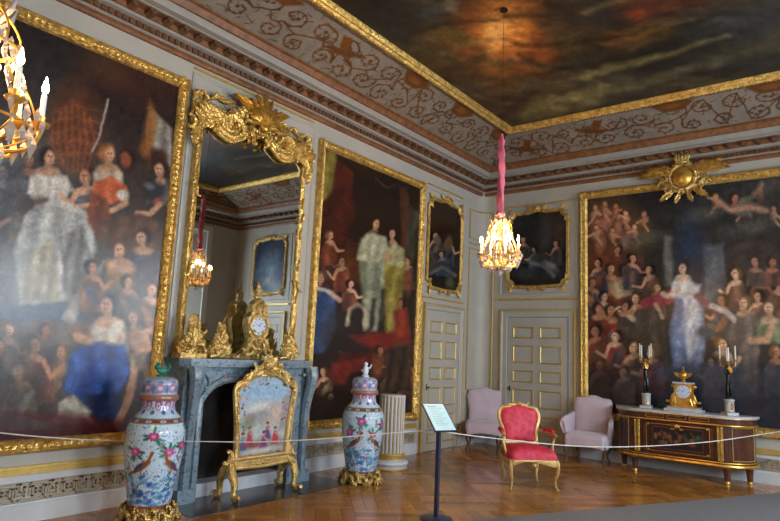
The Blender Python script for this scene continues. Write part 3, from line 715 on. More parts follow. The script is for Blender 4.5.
def paint1(co, U, V):
    X, Y = pix(co); p = Paint(X, Y, (50, 36, 28)); p.warp(1.8, 14, 5)
    p.ell(60, 60, 130, 50, (36, 26, 22), .3, .5); p.ell(140, 80, 50, 30, (58, 32, 22), .3, .6)
    p.ell(30, 300, 110, 130, (92, 92, 88), 0, .7, .8); p.ell(10, 230, 70, 120, (120, 126, 128), 0, .8, .7)  # pale haze on the left is window glare, partly painted into the canvas
    p.crowd([(4, 172), (22, 190), (-14, 200), (28, 160), (86, 176)], 7, 4, ((60, 62, 66), (84, 74, 62), (66, 46, 36)))
    # baldachin behind the seated woman
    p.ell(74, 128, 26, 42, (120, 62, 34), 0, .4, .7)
    for k in range(7): p.line([(54 + k * 6, 100 + abs(k - 3) * 6), (52 + k * 7, 140), (58 + k * 5, 170)], 1.2, (160, 92, 54), 1.4, .6)
    for k in range(5): p.line([(50, 112 + k * 11), (74, 104 + k * 12), (100, 112 + k * 11)], 1.0, (152, 84, 50), 1.4, .5)
    p.line([(108, 100), (101, 130), (92, 152)], 1.1, (170, 160, 150), .8); p.ell(105, 68, 26, 14, (88, 56, 34), .5, .6, .7)
    p.folds([(150, 108), (172, 128), (172, 170), (150, 160), (146, 130)], (172, 166, 152), (110, 104, 98), f=.4); p.poly([(150, 100), (158, 118), (150, 168), (140, 150)], (150, 92, 40), 3, .8)
    # architecture to the left and the step below the throne
    p.ell(4, 175, 22, 46, (96, 104, 112), 0, .5, .7)
    p.poly([(-60, 322), (82, 318), (86, 344), (-60, 350)], (110, 106, 98), 2.5); p.poly([(-60, 306), (88, 304), (84, 320), (-60, 324)], (74, 92, 112), 2.5)
    # seated woman in white and silver
    p.folds([(36, 205), (62, 196), (92, 218), (96, 252), (74, 300), (20, 304), (14, 250), (24, 218)], (150, 152, 146), (206, 206, 198), f=.3, seed=2)
    p.folds([(30, 250), (52, 240), (60, 300), (20, 300)], (140, 132, 104), (188, 180, 150), f=.5, seed=4)
    p.folds([(60, 238), (82, 226), (92, 262), (88, 300), (64, 290)], (96, 96, 92), (150, 146, 136), f=.5, seed=5)
    p.bust(48, 157, 7.4, 1, (44, 30, 26), SK, (176, 170, 156), (222, 216, 204))
    p.folds([(30, 176), (66, 176), (74, 190), (64, 200), (46, 196), (28, 194)], (202, 196, 180), (232, 228, 216), f=.6)
    p.line([(62, 196), (74, 208), (92, 205)], 3, SK, 1.4); p.line([(52, 200), (66, 206), (84, 214)], 3.4, (200, 196, 184), 2)
    # woman with orange drapery, a dark man, a helmeted figure in armour
    p.ell(128, 160, 9, 10, (44, 26, 20)); p.ell(126, 160, 5.5, 7, (150, 84, 54)); p.bust(108, 155, 7.0, 1, (176, 112, 60), SK, (182, 168, 146), (214, 198, 174))
    p.folds([(94, 182), (112, 176), (126, 186), (128, 200), (110, 204), (92, 204)], (188, 88, 50), (222, 122, 74), f=.4); p.folds([(92, 192), (106, 200), (118, 232), (100, 240), (88, 222)], (108, 56, 34), (156, 84, 50), f=.4)
    p.line([(122, 192), (126, 204), (112, 210)], 3, SK, 1.2); p.ell(123, 195, 6, 5, (210, 204, 190))
    p.ell(158, 160, 10, 11, (60, 34, 26)); p.bust(160, 170, 6.4, -1, (56, 32, 26), SK, (56, 56, 62), (116, 116, 122), low=False)
    p.ell(152, 190, 11, 9, (48, 46, 52), .3); p.ell(149, 186, 5, 3, (110, 112, 120), .3, .6); p.ell(158, 201, 5, 4, (160, 74, 60)); p.line([(160, 204), (150, 214), (138, 214)], 3, SK, 1.2)
    p.folds([(96, 222), (140, 214), (160, 224), (154, 250), (120, 250), (100, 246)], (84, 56, 40), (112, 78, 54), f=.4)
    p.bust(143, 238, 6.8, -1, (34, 22, 20), SK, (52, 58, 78), (80, 86, 104)); p.folds([(132, 262), (160, 258), (158, 330), (136, 330)], (44, 50, 68), (72, 76, 92), f=.4)
    p.bust(120, 250, 7.2, -1, (84, 58, 36), SK, (132, 100, 46), (168, 132, 70)); p.ell(120, 266, 14, 7, (188, 146, 114), .2)
    # scroll held between the figures
    p.folds([(62, 318), (70, 300), (92, 276), (104, 262), (98, 284), (84, 306), (72, 326)], (176, 172, 160), (208, 204, 192), f=.5)
    p.ell(80, 332, 13, 8, (118, 92, 66), -.3, .4, .8)
    p.crowd([(128, 282), (92, 268), (150, 290)], 5.5, 8, ((70, 56, 44), (48, 50, 62), (92, 66, 44)))
    # woman in blue reading
    p.bust(108, 305, 8.6, -1, (30, 22, 20), SK, (182, 170, 150), (208, 198, 180)); p.line([(120, 324), (116, 340), (96, 346), (76, 336)], 4.0, SK, 1.6); p.line([(118, 326), (112, 338)], 5.5, (206, 198, 182), 2)
    p.folds([(70, 352), (96, 342), (124, 346), (130, 372), (116, 402), (84, 404), (62, 388)], (34, 62, 132), (62, 100, 178), f=.28, soft=3, seed=3)
    p.folds([(84, 394), (120, 394), (126, 420), (104, 424), (88, 412)], (22, 34, 70), (36, 56, 108), f=.3)
    # child with linen, standing putto, reclining legs
    p.head(62, 352, 6.4, -1, (120, 88, 56), (176, 138, 108)); p.ell(57, 372, 8, 13, (178, 140, 112), .5); p.line([(58, 384), (44, 398), (24, 410)], 4, (176, 138, 110), 1.6)
    p.folds([(2, 408), (24, 392), (44, 368), (50, 378), (36, 400), (14, 416)], (160, 150, 122), (190, 182, 156), f=.4)
    p.folds([(58, 402), (74, 396), (92, 412), (84, 424), (60, 424)], (166, 164, 148), (196, 194, 180), f=.5); p.line([(66, 418), (50, 424)], 3, SK, 1.4); p.line([(88, 420), (98, 426)], 2.4, SK, 1.2)
    p.head(134, 318, 6.2, -1, (96, 70, 50), (182, 142, 114)); p.ell(138, 340, 10, 13, (176, 136, 108), -.2); p.line([(144, 334), (148, 348), (138, 356)], 3.4, SK, 1.4); p.line([(146, 332), (158, 328)], 3, SK, 1.4)
    p.folds([(128, 354), (146, 352), (146, 368), (132, 374)], (120, 106, 84), (150, 136, 110), f=.5); p.line([(134, 370), (130, 396), (122, 414), (116, 426)], 4.0, (190, 148, 120), 1.5); p.line([(146, 368), (150, 392)], 3.4, (130, 92, 70), 1.5)
    # crowd in the lower left, floor
    p.crowd([(8, 330), (34, 344), (-20, 350), (20, 372), (-6, 384)], 6.5, 21, ((92, 60, 48), (84, 82, 74), (60, 56, 52), (104, 92, 74)))
    for (x, y, r, c) in ((14, 366, 16, (110, 104, 92)), (46, 330, 12, (112, 70, 54)), (26, 345, 14, (96, 78, 64)), (-6, 340, 18, (88, 86, 80)), (12, 395, 20, (62, 56, 52)), (-20, 380, 30, (80, 78, 76))): p.ell(x, y, r, r * .8, c, .3, .5, .7)
    p.head(46, 330, 5, 1, (52, 30, 24), (158, 100, 74)); p.head(-2, 346, 6, 1, (60, 50, 40), (150, 120, 96))
    p.poly([(-80, 414), (60, 412), (110, 420), (152, 418), (152, 445), (-80, 452)], (74, 26, 28), 5, .85); p.folds([(-60, 418), (-20, 404), (60, 428), (-60, 436)], (66, 60, 56), (92, 84, 76), f=.3, a=.6)
    p.grain(.22, 7, 6); p.grain(.16, 2.2, 8); return p.c
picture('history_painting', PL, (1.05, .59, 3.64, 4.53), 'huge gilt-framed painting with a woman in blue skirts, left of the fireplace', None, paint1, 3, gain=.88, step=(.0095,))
def paint2(co, U, V):
    X, Y = pix(co); p = Paint(X, Y, (36, 24, 19)); p.warp(1.8, 12, 6)
    p.folds([(318, 150), (338, 158), (352, 172), (356, 220), (338, 250), (320, 240)], (58, 26, 20), (84, 34, 26), f=.2); p.folds([(320, 205), (332, 190), (338, 150), (328, 150), (318, 170)], (104, 92, 40), (140, 126, 60), f=.3)
    p.ell(335, 268, 26, 22, (118, 60, 28), 0, .6, .8); p.ell(338, 272, 14, 10, (150, 82, 40), 0, .7, .7)  # orange-brown cloud: candle glow on this picture, put into its paint
    p.ell(386, 190, 28, 10, (30, 20, 17), .3); p.line([(376, 178), (386, 188), (396, 184)], 1.6, (72, 48, 34), 1.5, .7)
    p.folds([(398, 185), (406, 188), (412, 215), (408, 270), (402, 240)], (66, 40, 28), (96, 56, 34), f=.4); p.folds([(412, 205), (418, 215), (410, 290), (404, 270)], (58, 56, 46), (92, 88, 66), f=.4)
    p.crowd([(326, 250), (342, 262), (330, 236), (408, 262), (350, 284)], 3.6, 5, ((96, 48, 30), (70, 40, 30), (60, 52, 46)))
    # couple in pale robes
    p.folds([(362, 244), (378, 236), (388, 248), (388, 300), (378, 332), (364, 330), (360, 280)], (104, 108, 88), (158, 162, 134), f=.5, seed=3)
    p.folds([(360, 240), (372, 232), (386, 238), (390, 252), (378, 262), (358, 260)], (150, 150, 122), (186, 184, 152), f=.7, seed=6)
    p.folds([(386, 252), (398, 246), (406, 258), (402, 300), (396, 334), (386, 332), (384, 290)], (120, 106, 42), (164, 148, 78), f=.5, seed=4)
    p.folds([(386, 248), (396, 242), (405, 250), (404, 266), (388, 264)], (156, 148, 108), (186, 178, 134), f=.7)
    p.head(376, 224, 4.4, 1, (46, 28, 20), (190, 144, 108)); p.head(393, 234, 4.0, -1, (40, 26, 20), (196, 150, 116)); p.ell(393, 242, 4, 3, SK)
    p.line([(384, 256), (391, 258)], 2.0, SK, 1); p.poly([(374, 300), (376, 300), (372, 330), (368, 330)], (30, 26, 22), 2); p.poly([(382, 290), (385, 290), (382, 330), (378, 332)], (36, 30, 24), 2)
    # steps and carpet
    p.poly([(350, 336), (400, 330), (412, 340), (412, 352), (372, 350)], (110, 32, 22), 3); p.poly([(340, 352), (414, 350), (412, 364), (330, 372)], (66, 26, 20), 3); p.poly([(332, 362), (366, 358), (362, 372), (330, 376)], (98, 34, 26), 2)
    p.poly([(316, 374), (352, 370), (346, 384), (314, 390)], (104, 34, 26), 2.5)
    # woman in blue, dog, attendants
    p.folds([(312, 296), (328, 286), (336, 300), (336, 330), (324, 352), (310, 352)], (40, 62, 100), (66, 92, 136), f=.35); p.head(320, 278, 4.6, 1, (120, 84, 54), (178, 128, 96)); p.line([(330, 292), (340, 300)], 2.6, (190, 150, 120), 1.3); p.line([(316, 288), (330, 292)], 2, (190, 186, 170), 1.2)
    p.line([(347, 324), (350, 310), (358, 305), (365, 312), (366, 326)], 2.4, (166, 158, 128), 1.6); p.ell(357, 314, 6, 8, (34, 26, 22)); p.ell(330, 330, 10, 20, (46, 34, 30), .3, .6, .6)
    p.head(401, 304, 3.8, -1, (44, 26, 20), (160, 92, 62)); p.folds([(394, 312), (408, 308), (410, 336), (396, 336)], (120, 40, 26), (160, 62, 38), f=.5); p.ell(408, 284, 4, 12, (128, 66, 40), 0, .5, .7)
    p.crowd([(396, 352), (408, 362), (388, 374), (404, 384), (324, 372), (330, 396)], 3.6, 15, ((64, 44, 32), (96, 40, 28), (70, 62, 44)))
    p.ell(378, 366, 6, 14, (116, 66, 40), .15, .5); p.head(380, 350, 3.4, 1, (54, 32, 24), (156, 102, 70)); p.ell(400, 346, 5, 6, (96, 52, 36)); p.folds([(386, 350), (410, 344), (412, 392), (384, 392)], (44, 32, 24), (78, 60, 42), f=.5); p.ell(372, 392, 12, 12, (56, 34, 26), 0, .6, .7)
    p.poly([(312, 396), (412, 394), (412, 425), (310, 430)], (34, 24, 22), 6); p.grain(.22, 6, 12); p.grain(.15, 2, 18); return p.c
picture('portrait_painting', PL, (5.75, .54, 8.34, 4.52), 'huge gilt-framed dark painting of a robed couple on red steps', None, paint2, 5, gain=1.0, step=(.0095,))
def paint3(co, U, V):
    X, Y = pix(co); p = Paint(X, Y, (48, 44, 44)); p.warp(2, 13, 7)
    p.ell(720, 200, 60, 40, (52, 54, 54), 0, .6, .8); p.ell(640, 200, 30, 24, (40, 42, 46), 0, .5, .8)
    # cherubs in a golden cloud
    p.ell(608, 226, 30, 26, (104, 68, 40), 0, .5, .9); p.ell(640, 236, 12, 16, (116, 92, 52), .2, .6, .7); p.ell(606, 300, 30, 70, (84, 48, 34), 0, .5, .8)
    for x, y in ((598, 214), (607, 212), (618, 216), (600, 232), (626, 228)):
        p.ell(x, y, 3.2, 3.8, (70, 44, 32)); p.ell(x + .6, y + .6, 2.4, 3, (176, 122, 92)); p.ell(x, y + 12, 5, 8, (160, 108, 84), .2, .5)
    p.putti([(594, 208), (604, 204), (615, 206), (626, 214), (596, 228), (612, 230), (634, 226), (644, 214)], 3.3, 6)
    p.putti([(742, 204), (760, 190), (774, 208), (716, 196)], 3.4, 9)
    for x, y, rx, ry in ((704, 214, 20, 6), (752, 226, 26, 7), (772, 184, 16, 8), (640, 240, 22, 6)): p.ell(x, y, rx, ry, (96, 92, 84), -.2, .6, .7)
    # columns and throne curtain
    p.poly([(664, 236), (672, 236), (673, 286), (664, 286)], (110, 108, 100), 2); p.poly([(702, 246), (724, 244), (732, 306), (704, 308)], (98, 102, 106), 3); p.ell(690, 250, 14, 30, (40, 56, 82), 0, .6, .8)
    p.folds([(724, 250), (760, 236), (780, 250), (780, 300), (740, 306), (728, 290)], (52, 46, 44), (76, 66, 60), f=.2)
    p.ell(760, 206, 16, 14, (66, 62, 58), 0, .6, .8); p.folds([(730, 200), (752, 196), (752, 216), (736, 216)], (92, 86, 78), (122, 112, 98), f=.3); p.head(734, 198, 4.6, 1, (60, 36, 30), (170, 112, 92)); p.line([(716, 200), (732, 210), (750, 206), (766, 210)], 3, (168, 126, 104), 2); p.line([(754, 196), (762, 184)], 2, (140, 116, 100), 2)
    # group of women on the left
    p.ell(600, 286, 26, 30, (150, 70, 36), 0, .6, .7)
    p.bust(611, 269, 4.6, 1, (60, 34, 26), (206, 156, 122), (158, 84, 48), (190, 112, 68)); p.bust(625, 270, 4.6, 1, (52, 32, 28), (196, 150, 122), (120, 108, 84), (168, 152, 116)); p.bust(642, 280, 4.6, 1, (30, 24, 24), (200, 160, 140), (40, 34, 36), (58, 50, 50))
    p.head(618, 250, 3.8, -1, (50, 32, 26), (176, 122, 94)); p.ell(640, 262, 4, 7, (104, 62, 56)); p.ell(601, 270, 4, 10, (150, 82, 52), 0, .5)
    p.folds([(606, 284), (622, 280), (630, 294), (616, 298)], (170, 146, 108), (196, 174, 136), f=.5)
    p.crowd([(598, 262), (632, 258), (650, 270), (656, 288), (592, 282), (604, 296), (636, 298)], 4.2, 31, ((104, 54, 38), (70, 52, 46), (128, 92, 56), (56, 50, 60)))
    p.crowd([(736, 274), (762, 276), (778, 284), (722, 300), (758, 296)], 4.6, 33, ((70, 60, 50), (92, 62, 48), (56, 58, 60)))
    # queen in white holding a red mantle
    p.folds([(640, 302), (660, 292), (686, 284), (690, 292), (668, 304), (644, 312)], (128, 44, 58), (160, 64, 76), f=.4)
    p.folds([(676, 300), (690, 286), (702, 300), (706, 350), (700, 372), (674, 372), (670, 330)], (96, 112, 146), (146, 160, 188), f=.35, seed=2); p.folds([(684, 284), (700, 284), (700, 340), (690, 366), (684, 330)], (166, 172, 182), (210, 212, 214), f=.5, seed=4)
    p.bust(683, 268, 5.4, -1, (44, 34, 34), (214, 176, 150), (198, 196, 192), (226, 224, 220)); p.line([(680, 288), (668, 296), (662, 294)], 2.4, (208, 176, 152), 1.3)
    p.line([(698, 296), (708, 304), (716, 312)], 3.6, (96, 52, 66), 2)
    # kneeling warriors lower left
    for (x, y, r, d, h, dr) in ((611, 310, 5, 1, (46, 28, 24), (122, 46, 36)), (598, 308, 4.6, 1, (40, 26, 22), (84, 40, 32)), (626, 306, 4.4, -1, (44, 32, 28), (66, 54, 48)), (606, 350, 4.4, 1, (60, 40, 32), (134, 62, 44)), (640, 316, 4.2, 1, (50, 40, 32), (78, 70, 58))): p.bust(x, y, r, d, h, (182, 128, 98), dr)
    p.folds([(626, 320), (650, 306), (664, 320), (668, 360), (660, 396), (630, 396), (622, 350)], (62, 54, 46), (92, 80, 66), f=.4); p.folds([(590, 330), (604, 330), (606, 370), (592, 380)], (140, 44, 34), (168, 66, 50), f=.4); p.folds([(602, 340), (612, 330), (618, 350), (608, 358)], (150, 140, 128), (180, 168, 150), f=.5, a=.6)
    p.line([(656, 304), (662, 318)], 2, (180, 150, 128), 1.2); p.ell(632, 318, 5, 3, (176, 156, 130), .4)
    # women on the right
    p.bust(744, 303, 6, -1, (112, 86, 58), (190, 150, 122), (104, 96, 92), (138, 126, 112)); p.folds([(732, 318), (754, 314), (758, 350), (756, 400), (732, 400), (728, 350)], (88, 78, 74), (122, 108, 96), f=.4)
    p.bust(770, 308, 6.4, -1, (90, 70, 50), (186, 150, 122), (108, 116, 84), (138, 142, 104)); p.line([(772, 326), (766, 340), (750, 340)], 3.4, (186, 142, 112), 1.6); p.line([(734, 320), (724, 312), (712, 306)], 3, (180, 168, 160), 1.4)
    p.bust(756, 262, 4.4, -1, (60, 46, 40), (150, 112, 92), (72, 60, 54)); p.bust(772, 262, 4.4, 1, (50, 36, 30), (150, 98, 76), (80, 56, 48)); p.ell(706, 332, 9, 6, (52, 64, 74), 0, .4); p.ell(712, 326, 5, 3, (120, 112, 84), .4, .5, .7)
    p.crowd([(596, 330), (616, 336), (634, 346), (652, 352), (600, 366), (624, 372), (722, 344), (712, 362), (776, 352)], 4.8, 37, ((120, 50, 36), (76, 64, 54), (60, 60, 66), (104, 78, 52)))
    # lower zone: dark blue ground seen above the console
    p.ell(690, 400, 80, 34, (48, 56, 74), 0, .6, .8); p.poly([(655, 366), (735, 362), (740, 376), (655, 380)], (60, 70, 88), 4, .8); p.ell(770, 420, 40, 40, (36, 38, 48), 0, .6, .9); p.ell(600, 400, 24, 40, (40, 30, 28), 0, .5, .8)
    p.grain(.22, 6, 22); p.grain(.15, 2, 28); return p.c
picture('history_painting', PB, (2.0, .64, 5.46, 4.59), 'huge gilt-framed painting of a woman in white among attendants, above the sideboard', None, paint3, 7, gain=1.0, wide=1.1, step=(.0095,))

# ---- overdoor pictures in wavy gilt frames
def wavy(u0, v0, u1, v1, k=.13):
    um, vm = (u0 + u1) / 2, v1; pts = []
    def arc(cx, cy, r, a0, a1, n=6): return [(cx + r * math.cos(a0 + (a1 - a0) * i / n), cy + r * math.sin(a0 + (a1 - a0) * i / n)) for i in range(n + 1)]
    pts += arc(u0, v0, k, PI / 2, 0)[::1]                         # concave corners
    pts += [(um, v0 - .02)] + arc(u1, v0, k, PI, PI / 2)
    pts += arc(u1, v1, k, -PI / 2, -PI)
    pts += [(um + .18, v1 + .0), (um, v1 + .045), (um - .18, v1 + .0)]
    pts += arc(u0, v1, k, 0, -PI / 2)
    return pts
def overdoor(P, r, label, group, paint, seed):
    u0, v0, u1, v1 = r; t = thing('overdoor_painting', P((u0 + u1) / 2, v0, 0), label, 'painting', group)
    w = wavy(*r); MB().mould(P, w, [(0, 0), (0, .035), (.012, .055), (.028, .05), (.04, .03), (.055, .035), (.065, .02), (.065, 0)]).build('frame', 'gold_carved', t)
    m = MB(); um = (u0 + u1) / 2; k = .13; g = random.Random(seed)
    for (a, b, sx, sy) in ((u0, v0, 1, 1), (u1, v0, -1, 1), (u1, v1, -1, -1), (u0, v1, 1, -1)):
        m.scroll(P, a + sx * .07, b + sy * .05, .16, math.atan2(sy, sx) + PI / 2, 'c', 1 if sx * sy > 0 else -1, .018, .05)
        for e in (0, 1): m.leaf(P, a + sx * (.03 + .1 * e), b + sy * (.13 - .1 * e), .13, math.atan2(sy, sx) + (PI if e else 0) + g.uniform(-.6, .6), .3, .03, .3)
        for q in range(3): m.leaf(P, a + sx * (.01), b + sy * (.16 + q * .07), .10, sy * PI / 2, .25, .03, .2)
    m.shell(P, um, v1 - .02, .11, PI / 2, 2.6, .05); m.scroll(P, um - .10, v1 + .035, .2, 0, 's', 1, .02, .05); m.scroll(P, um + .10, v1 + .035, .2, PI, 's', -1, .02, .05)
    m.ball(P(um, v1 + .03, .07), .035)
    for q in (-1, 1):
        m.leaf(P, um + q * .06, v1 + .01, .15, PI / 2 - q * 1.2, .28, .03, .3); m.leaf(P, um + q * .05, v0 - .01, .14, -PI / 2 + q * 1.3, .25, .03, .2)
    m.shell(P, um, v0 + .03, .07, -PI / 2, 2.2, .04)
    m.build('carved_ornament', 'gold_carved', t)
    MB().prism([(x, y) for x, y in w], P, .002, .014).build('backing', 'soot_and_shade', t, smooth=False)
    def clampm(U, V):
        d = k + .035                    # keep the painted surface inside the notched corners
        du = np.minimum(U - u0, u1 - U); dv = np.minimum(V - v0, v1 - V); rr = np.hypot(du, dv); f = np.where(rr < d, d / np.maximum(rr, 1e-3), 1)
        nu = np.where(U - u0 < u1 - U, u0 + du * f, u1 - du * f); nv = np.where(V - v0 < v1 - V, v0 + dv * f, v1 - dv * f); return nu, nv
    canvas_mesh('canvas', P, u0 + .04, v0 + .04, u1 - .04, v1 - .03, .02, .011, paint, 'canvas', t, .75, mask=clampm)
def paint4(co, U, V):
    X, Y = pix(co); p = Paint(X, Y, (34, 28, 24)); p.warp(1.5, 9, 8)
    p.ell(442, 215, 16, 20, (52, 30, 22), 0, .6); p.crowd([(436, 236), (448, 240), (442, 254)], 3, 3, ((80, 60, 42), (50, 56, 70), (96, 70, 48))); p.ell(448, 244, 5, 8, (110, 84, 56), .2, .5); p.ell(437, 240, 3.5, 5, (120, 96, 70), 0, .5); p.ell(440, 266, 14, 7, (56, 66, 80), .1, .6); p.line([(430, 274), (442, 266), (456, 276)], 1.4, (110, 106, 96), 1.3); p.ell(450, 282, 4, 6, (88, 92, 74), 0, .6); p.ell(432, 262, 4, 6, (90, 74, 54), 0, .6)
    p.grain(.3, 5, 9); return p.c
def paint5(co, U, V):
    X, Y = pix(co); p = Paint(X, Y, (36, 38, 42)); p.warp(1.5, 9, 8)
    p.poly([(540, 212), (552, 212), (552, 252), (540, 252)], (70, 68, 66), 4, .8); p.folds([(548, 215), (566, 212), (566, 250), (556, 246)], (58, 48, 44), (76, 62, 54), f=.4); p.ell(524, 225, 10, 14, (30, 32, 38), 0, .6)
    p.crowd([(524, 240), (534, 250), (556, 244)], 3, 7, ((52, 50, 50), (70, 62, 56), (44, 52, 60))); p.ell(550, 266, 8, 4, (130, 132, 128), .6, .5); p.line([(530, 262), (544, 266), (554, 276)], 2, (112, 116, 116), 1.5); p.ell(526, 274, 12, 5, (56, 62, 68), .1, .6); p.ell(540, 256, 10, 4, (62, 66, 66), 0, .6); p.grain(.3, 5, 19); return p.c
overdoor(PL, (8.48, 2.72, 9.64, 4.36), 'dark overdoor painting in a notched gilt frame at the far end of the fireplace wall', 'overdoor paintings', paint4, 1)
overdoor(PB, (.56, 2.90, 1.80, 4.36), 'grey-brown overdoor painting in a notched gilt frame behind the hanging chandelier', 'overdoor paintings', paint5, 2)
def paint6(co, U, V):
    p = Paint(U * 60, V * 60, (60, 74, 92)); p.ell(6.42 * 60, 3.6 * 60, 20, 26, (128, 146, 164), 0, .7); p.ell(6.35 * 60, 3.3 * 60, 16, 9, (160, 168, 170), .3, .6); p.grain(.3, 9, 4); return p.c
overdoor(PB, (5.78, 2.95, 7.06, 4.42), 'blue-grey overdoor painting visible only as a reflection in the mirror', 'overdoor paintings', paint6, 3)

# ---- gilt cartouche above the sideboard picture
t = thing('gilt_cartouche', (3.73, D, 4.2), 'round gilt cartouche with spread wings and leaves on the top edge of the big picture', 'ornament'); cu, cv = 3.73, 4.6
m = MB(); rows = []
for i in range(9):
    q = i / 8; r_ = .155 * math.cos(q * PI / 2) + .001; rows.append([PB(cu + r_ * math.cos(2 * PI * j / 28), cv + r_ * 1.05 * math.sin(2 * PI * j / 28), .17 + .09 * math.sin(q * PI / 2)) for j in range(28)])
m.grid(rows, close_u=True); m.build('boss', 'gold', t)
m = MB(); m.tube([PB(cu + .19 * math.cos(2 * PI * j / 32), cv + .20 * math.sin(2 * PI * j / 32), .16) for j in range(32)], .035, 8, closed=True)
m.prism([(cu + .24 * math.cos(2 * PI * j / 24), cv + .25 * math.sin(2 * PI * j / 24)) for j in range(24)], PB, .05, .16)
for j in range(22): m.leaf(PB, cu + .2 * math.cos(j * PI / 11), cv + .21 * math.sin(j * PI / 11), .085, j * PI / 11 + .9, .34, .15, .3)
m.build('rim', 'gold_fine', t)
m = MB()
for s_ in (-1, 1):
    for k in range(9): m.leaf(PB, cu + s_ * (.16 + .035 * k), cv + .13 + .012 * k, .22 - .008 * k, (PI / 2 - s_ * (1.0 + .07 * k)), .22, .12 - .006 * k, .2)
    for k in range(5): m.leaf(PB, cu + s_ * .15, cv + .1, .30 + .06 * k, PI / 2 - s_ * (1.15 + .12 * k), .12, .16, .1)
    m.scroll(PB, cu + s_ * .27, cv - .12, .26, PI / 2 - s_ * .6, 'c', s_, .03, .13); m.scroll(PB, cu + s_ * .36, cv - .05, .2, PI / 2 + s_ * .4, 's', -s_, .025, .12)
    m.leaf(PB, cu + s_ * .15, cv - .2, .26, -PI / 2 + s_ * .95, .24, .12, .2); m.leaf(PB, cu + s_ * .06, cv - .25, .18, -PI / 2 + s_ * .4, .26, .12, .2)
m.build('wings', 'gold_carved', t)
m = MB(); 
for k in range(5): m.tube([PB(cu + (k - 2) * .035, cv + .24, .16), PB(cu + (k - 2) * .05, cv + .33, .18), PB(cu + (k - 2) * .042, cv + .4, .16)], [.02, .026, .012], 6)
m.tube([PB(cu - .1, cv + .25, .16), PB(cu, cv + .235, .19), PB(cu + .1, cv + .25, .16)], .026, 6); m.ball(PB(cu, cv + .42, .16), .03)
m.rocaille(PB, cu, cv - .04, .34, .25, 44, 31, .13, .12, True); m.build('crown_and_flowers', 'gold_fine', t)

# ================================================================== FIREPLACE
MY0, MY1, MT = 3.70, 5.58, 1.45; MC = 4.64
fp = thing('fireplace', (0, MC, 0), 'blue-green marble chimneypiece with an arched opening under the mirror', 'fireplace')
m = MB()
top = [(MY0, 0), (MY0, .26), (MY0 + .08, .36)] + [(MC + q * (MY1 - MY0) / 2 * .8, .40 + .03 * (1 - q * q)) for q in [(-.9 + .18 * i) for i in range(11)]] + [(MY1 - .08, .36), (MY1, .26), (MY1, 0)]
def PTop(u, v, w): return (v, u, w)
def slab(m, poly, z0, z1, gx=0):
    c = MC; m.prism([(c + (u - c) * (1 + gx * .5), v + (gx * .5 if v > 0 else 0)) for u, v in poly], PTop, z0, z1)
slab(m, top, MT - .035, MT, .05); slab(m, top, MT - .06, MT - .035, .03); slab(m, top, MT - .085, MT - .06, .0)
m.build('mantel_shelf', 'marble_blue', fp, smooth=False)
# jambs and serpentine lintel as one arched front
def arch(q):  # lower edge of the lintel
    return 1.0 + .20 * (1 - abs(q) ** 5)
outer = [(MY0 + .03, 0), (MY0 + .03, MT - .085), (MY1 - .03, MT - .085), (MY1 - .03, 0)]
i0, i1 = MY0 + .27, MY1 - .36
inner = [(i1, 0)] + [((i0 + i1) / 2 + q * (i1 - i0) / 2, arch(q)) for q in [1 - .1 * k for k in range(21)]] + [(i0, 0)]
m = MB(); m.prism([(MY0 + .03, 0), (MY0 + .03, MT - .085), (MC, MT - .085), (MC, 1.2)] + [p for p in inner[::-1] if p[0] < (i0 + i1) / 2 - .01][::-1], PL, 0, .33)
m2 = [p for p in inner if p[0] > (i0 + i1) / 2 + .01]
m.prism([(MY1 - .03, 0), (MY1 - .03, MT - .085), (MC, MT - .085), (MC, 1.2)] + m2[::-1], PL, 0, .33)
m.build('surround', 'marble_blue', fp, smooth=False)
m = MB()   # raised moulding round the opening, console pilasters, carved frieze
m.mould(PL, [(i1, 0)] + [p for p in inner[1:-1]] + [(i0, 0)], [(-.0, .32), (0, .36), (-.03, .375), (-.06, .36), (-.075, .32)], closed=False)
for s_, y in ((1, MY0 + .13), (-1, MY1 - .12)):
    pts = [(.34, y, .0), (.345, y, .2), (.35, y, .6), (.37, y, .9), (.41, y - s_ * .01, 1.1), (.43, y - s_ * .02, 1.25), (.40, y - s_ * .02, 1.36)]
    m.tube(smooth_path(pts, 5), [.05 + .035 * (i / 30) ** 2 for i in range(31)], 8)
    m.scroll(PL, y, 1.2, .26, PI / 2, 's', s_, .026, .38); m.box((y - .10, 0, .30), (y + .10, .14, .40), PL)
for s_ in (-1, 1):
    m.scroll(PL, MC + s_ * .32, 1.275, .42, 0 if s_ < 0 else PI, 's', s_, .022, .34); m.leaf(PL, MC + s_ * .12, 1.275, .24, PI / 2 - s_ * PI / 2, .22, .33, .15); m.scroll(PL, MC + s_ * .62, 1.25, .26, PI / 2 - s_ * .5, 'c', -s_, .02, .34)
m.shell(PL, MC, 1.23, .13, PI / 2, 2.6, .34); m.build('carved_mouldings', 'marble_blue', fp)
m = MB().box((i0 - .06, 0, .003), (i1 + .06, 1.22, .02), PL); m.build('firebox', 'soot_and_shade', fp, smooth=False)
MB().box((i0, 0, .03), (i1, .14, .24), PL).build('kerb', 'stone_pale', fp, smooth=False)

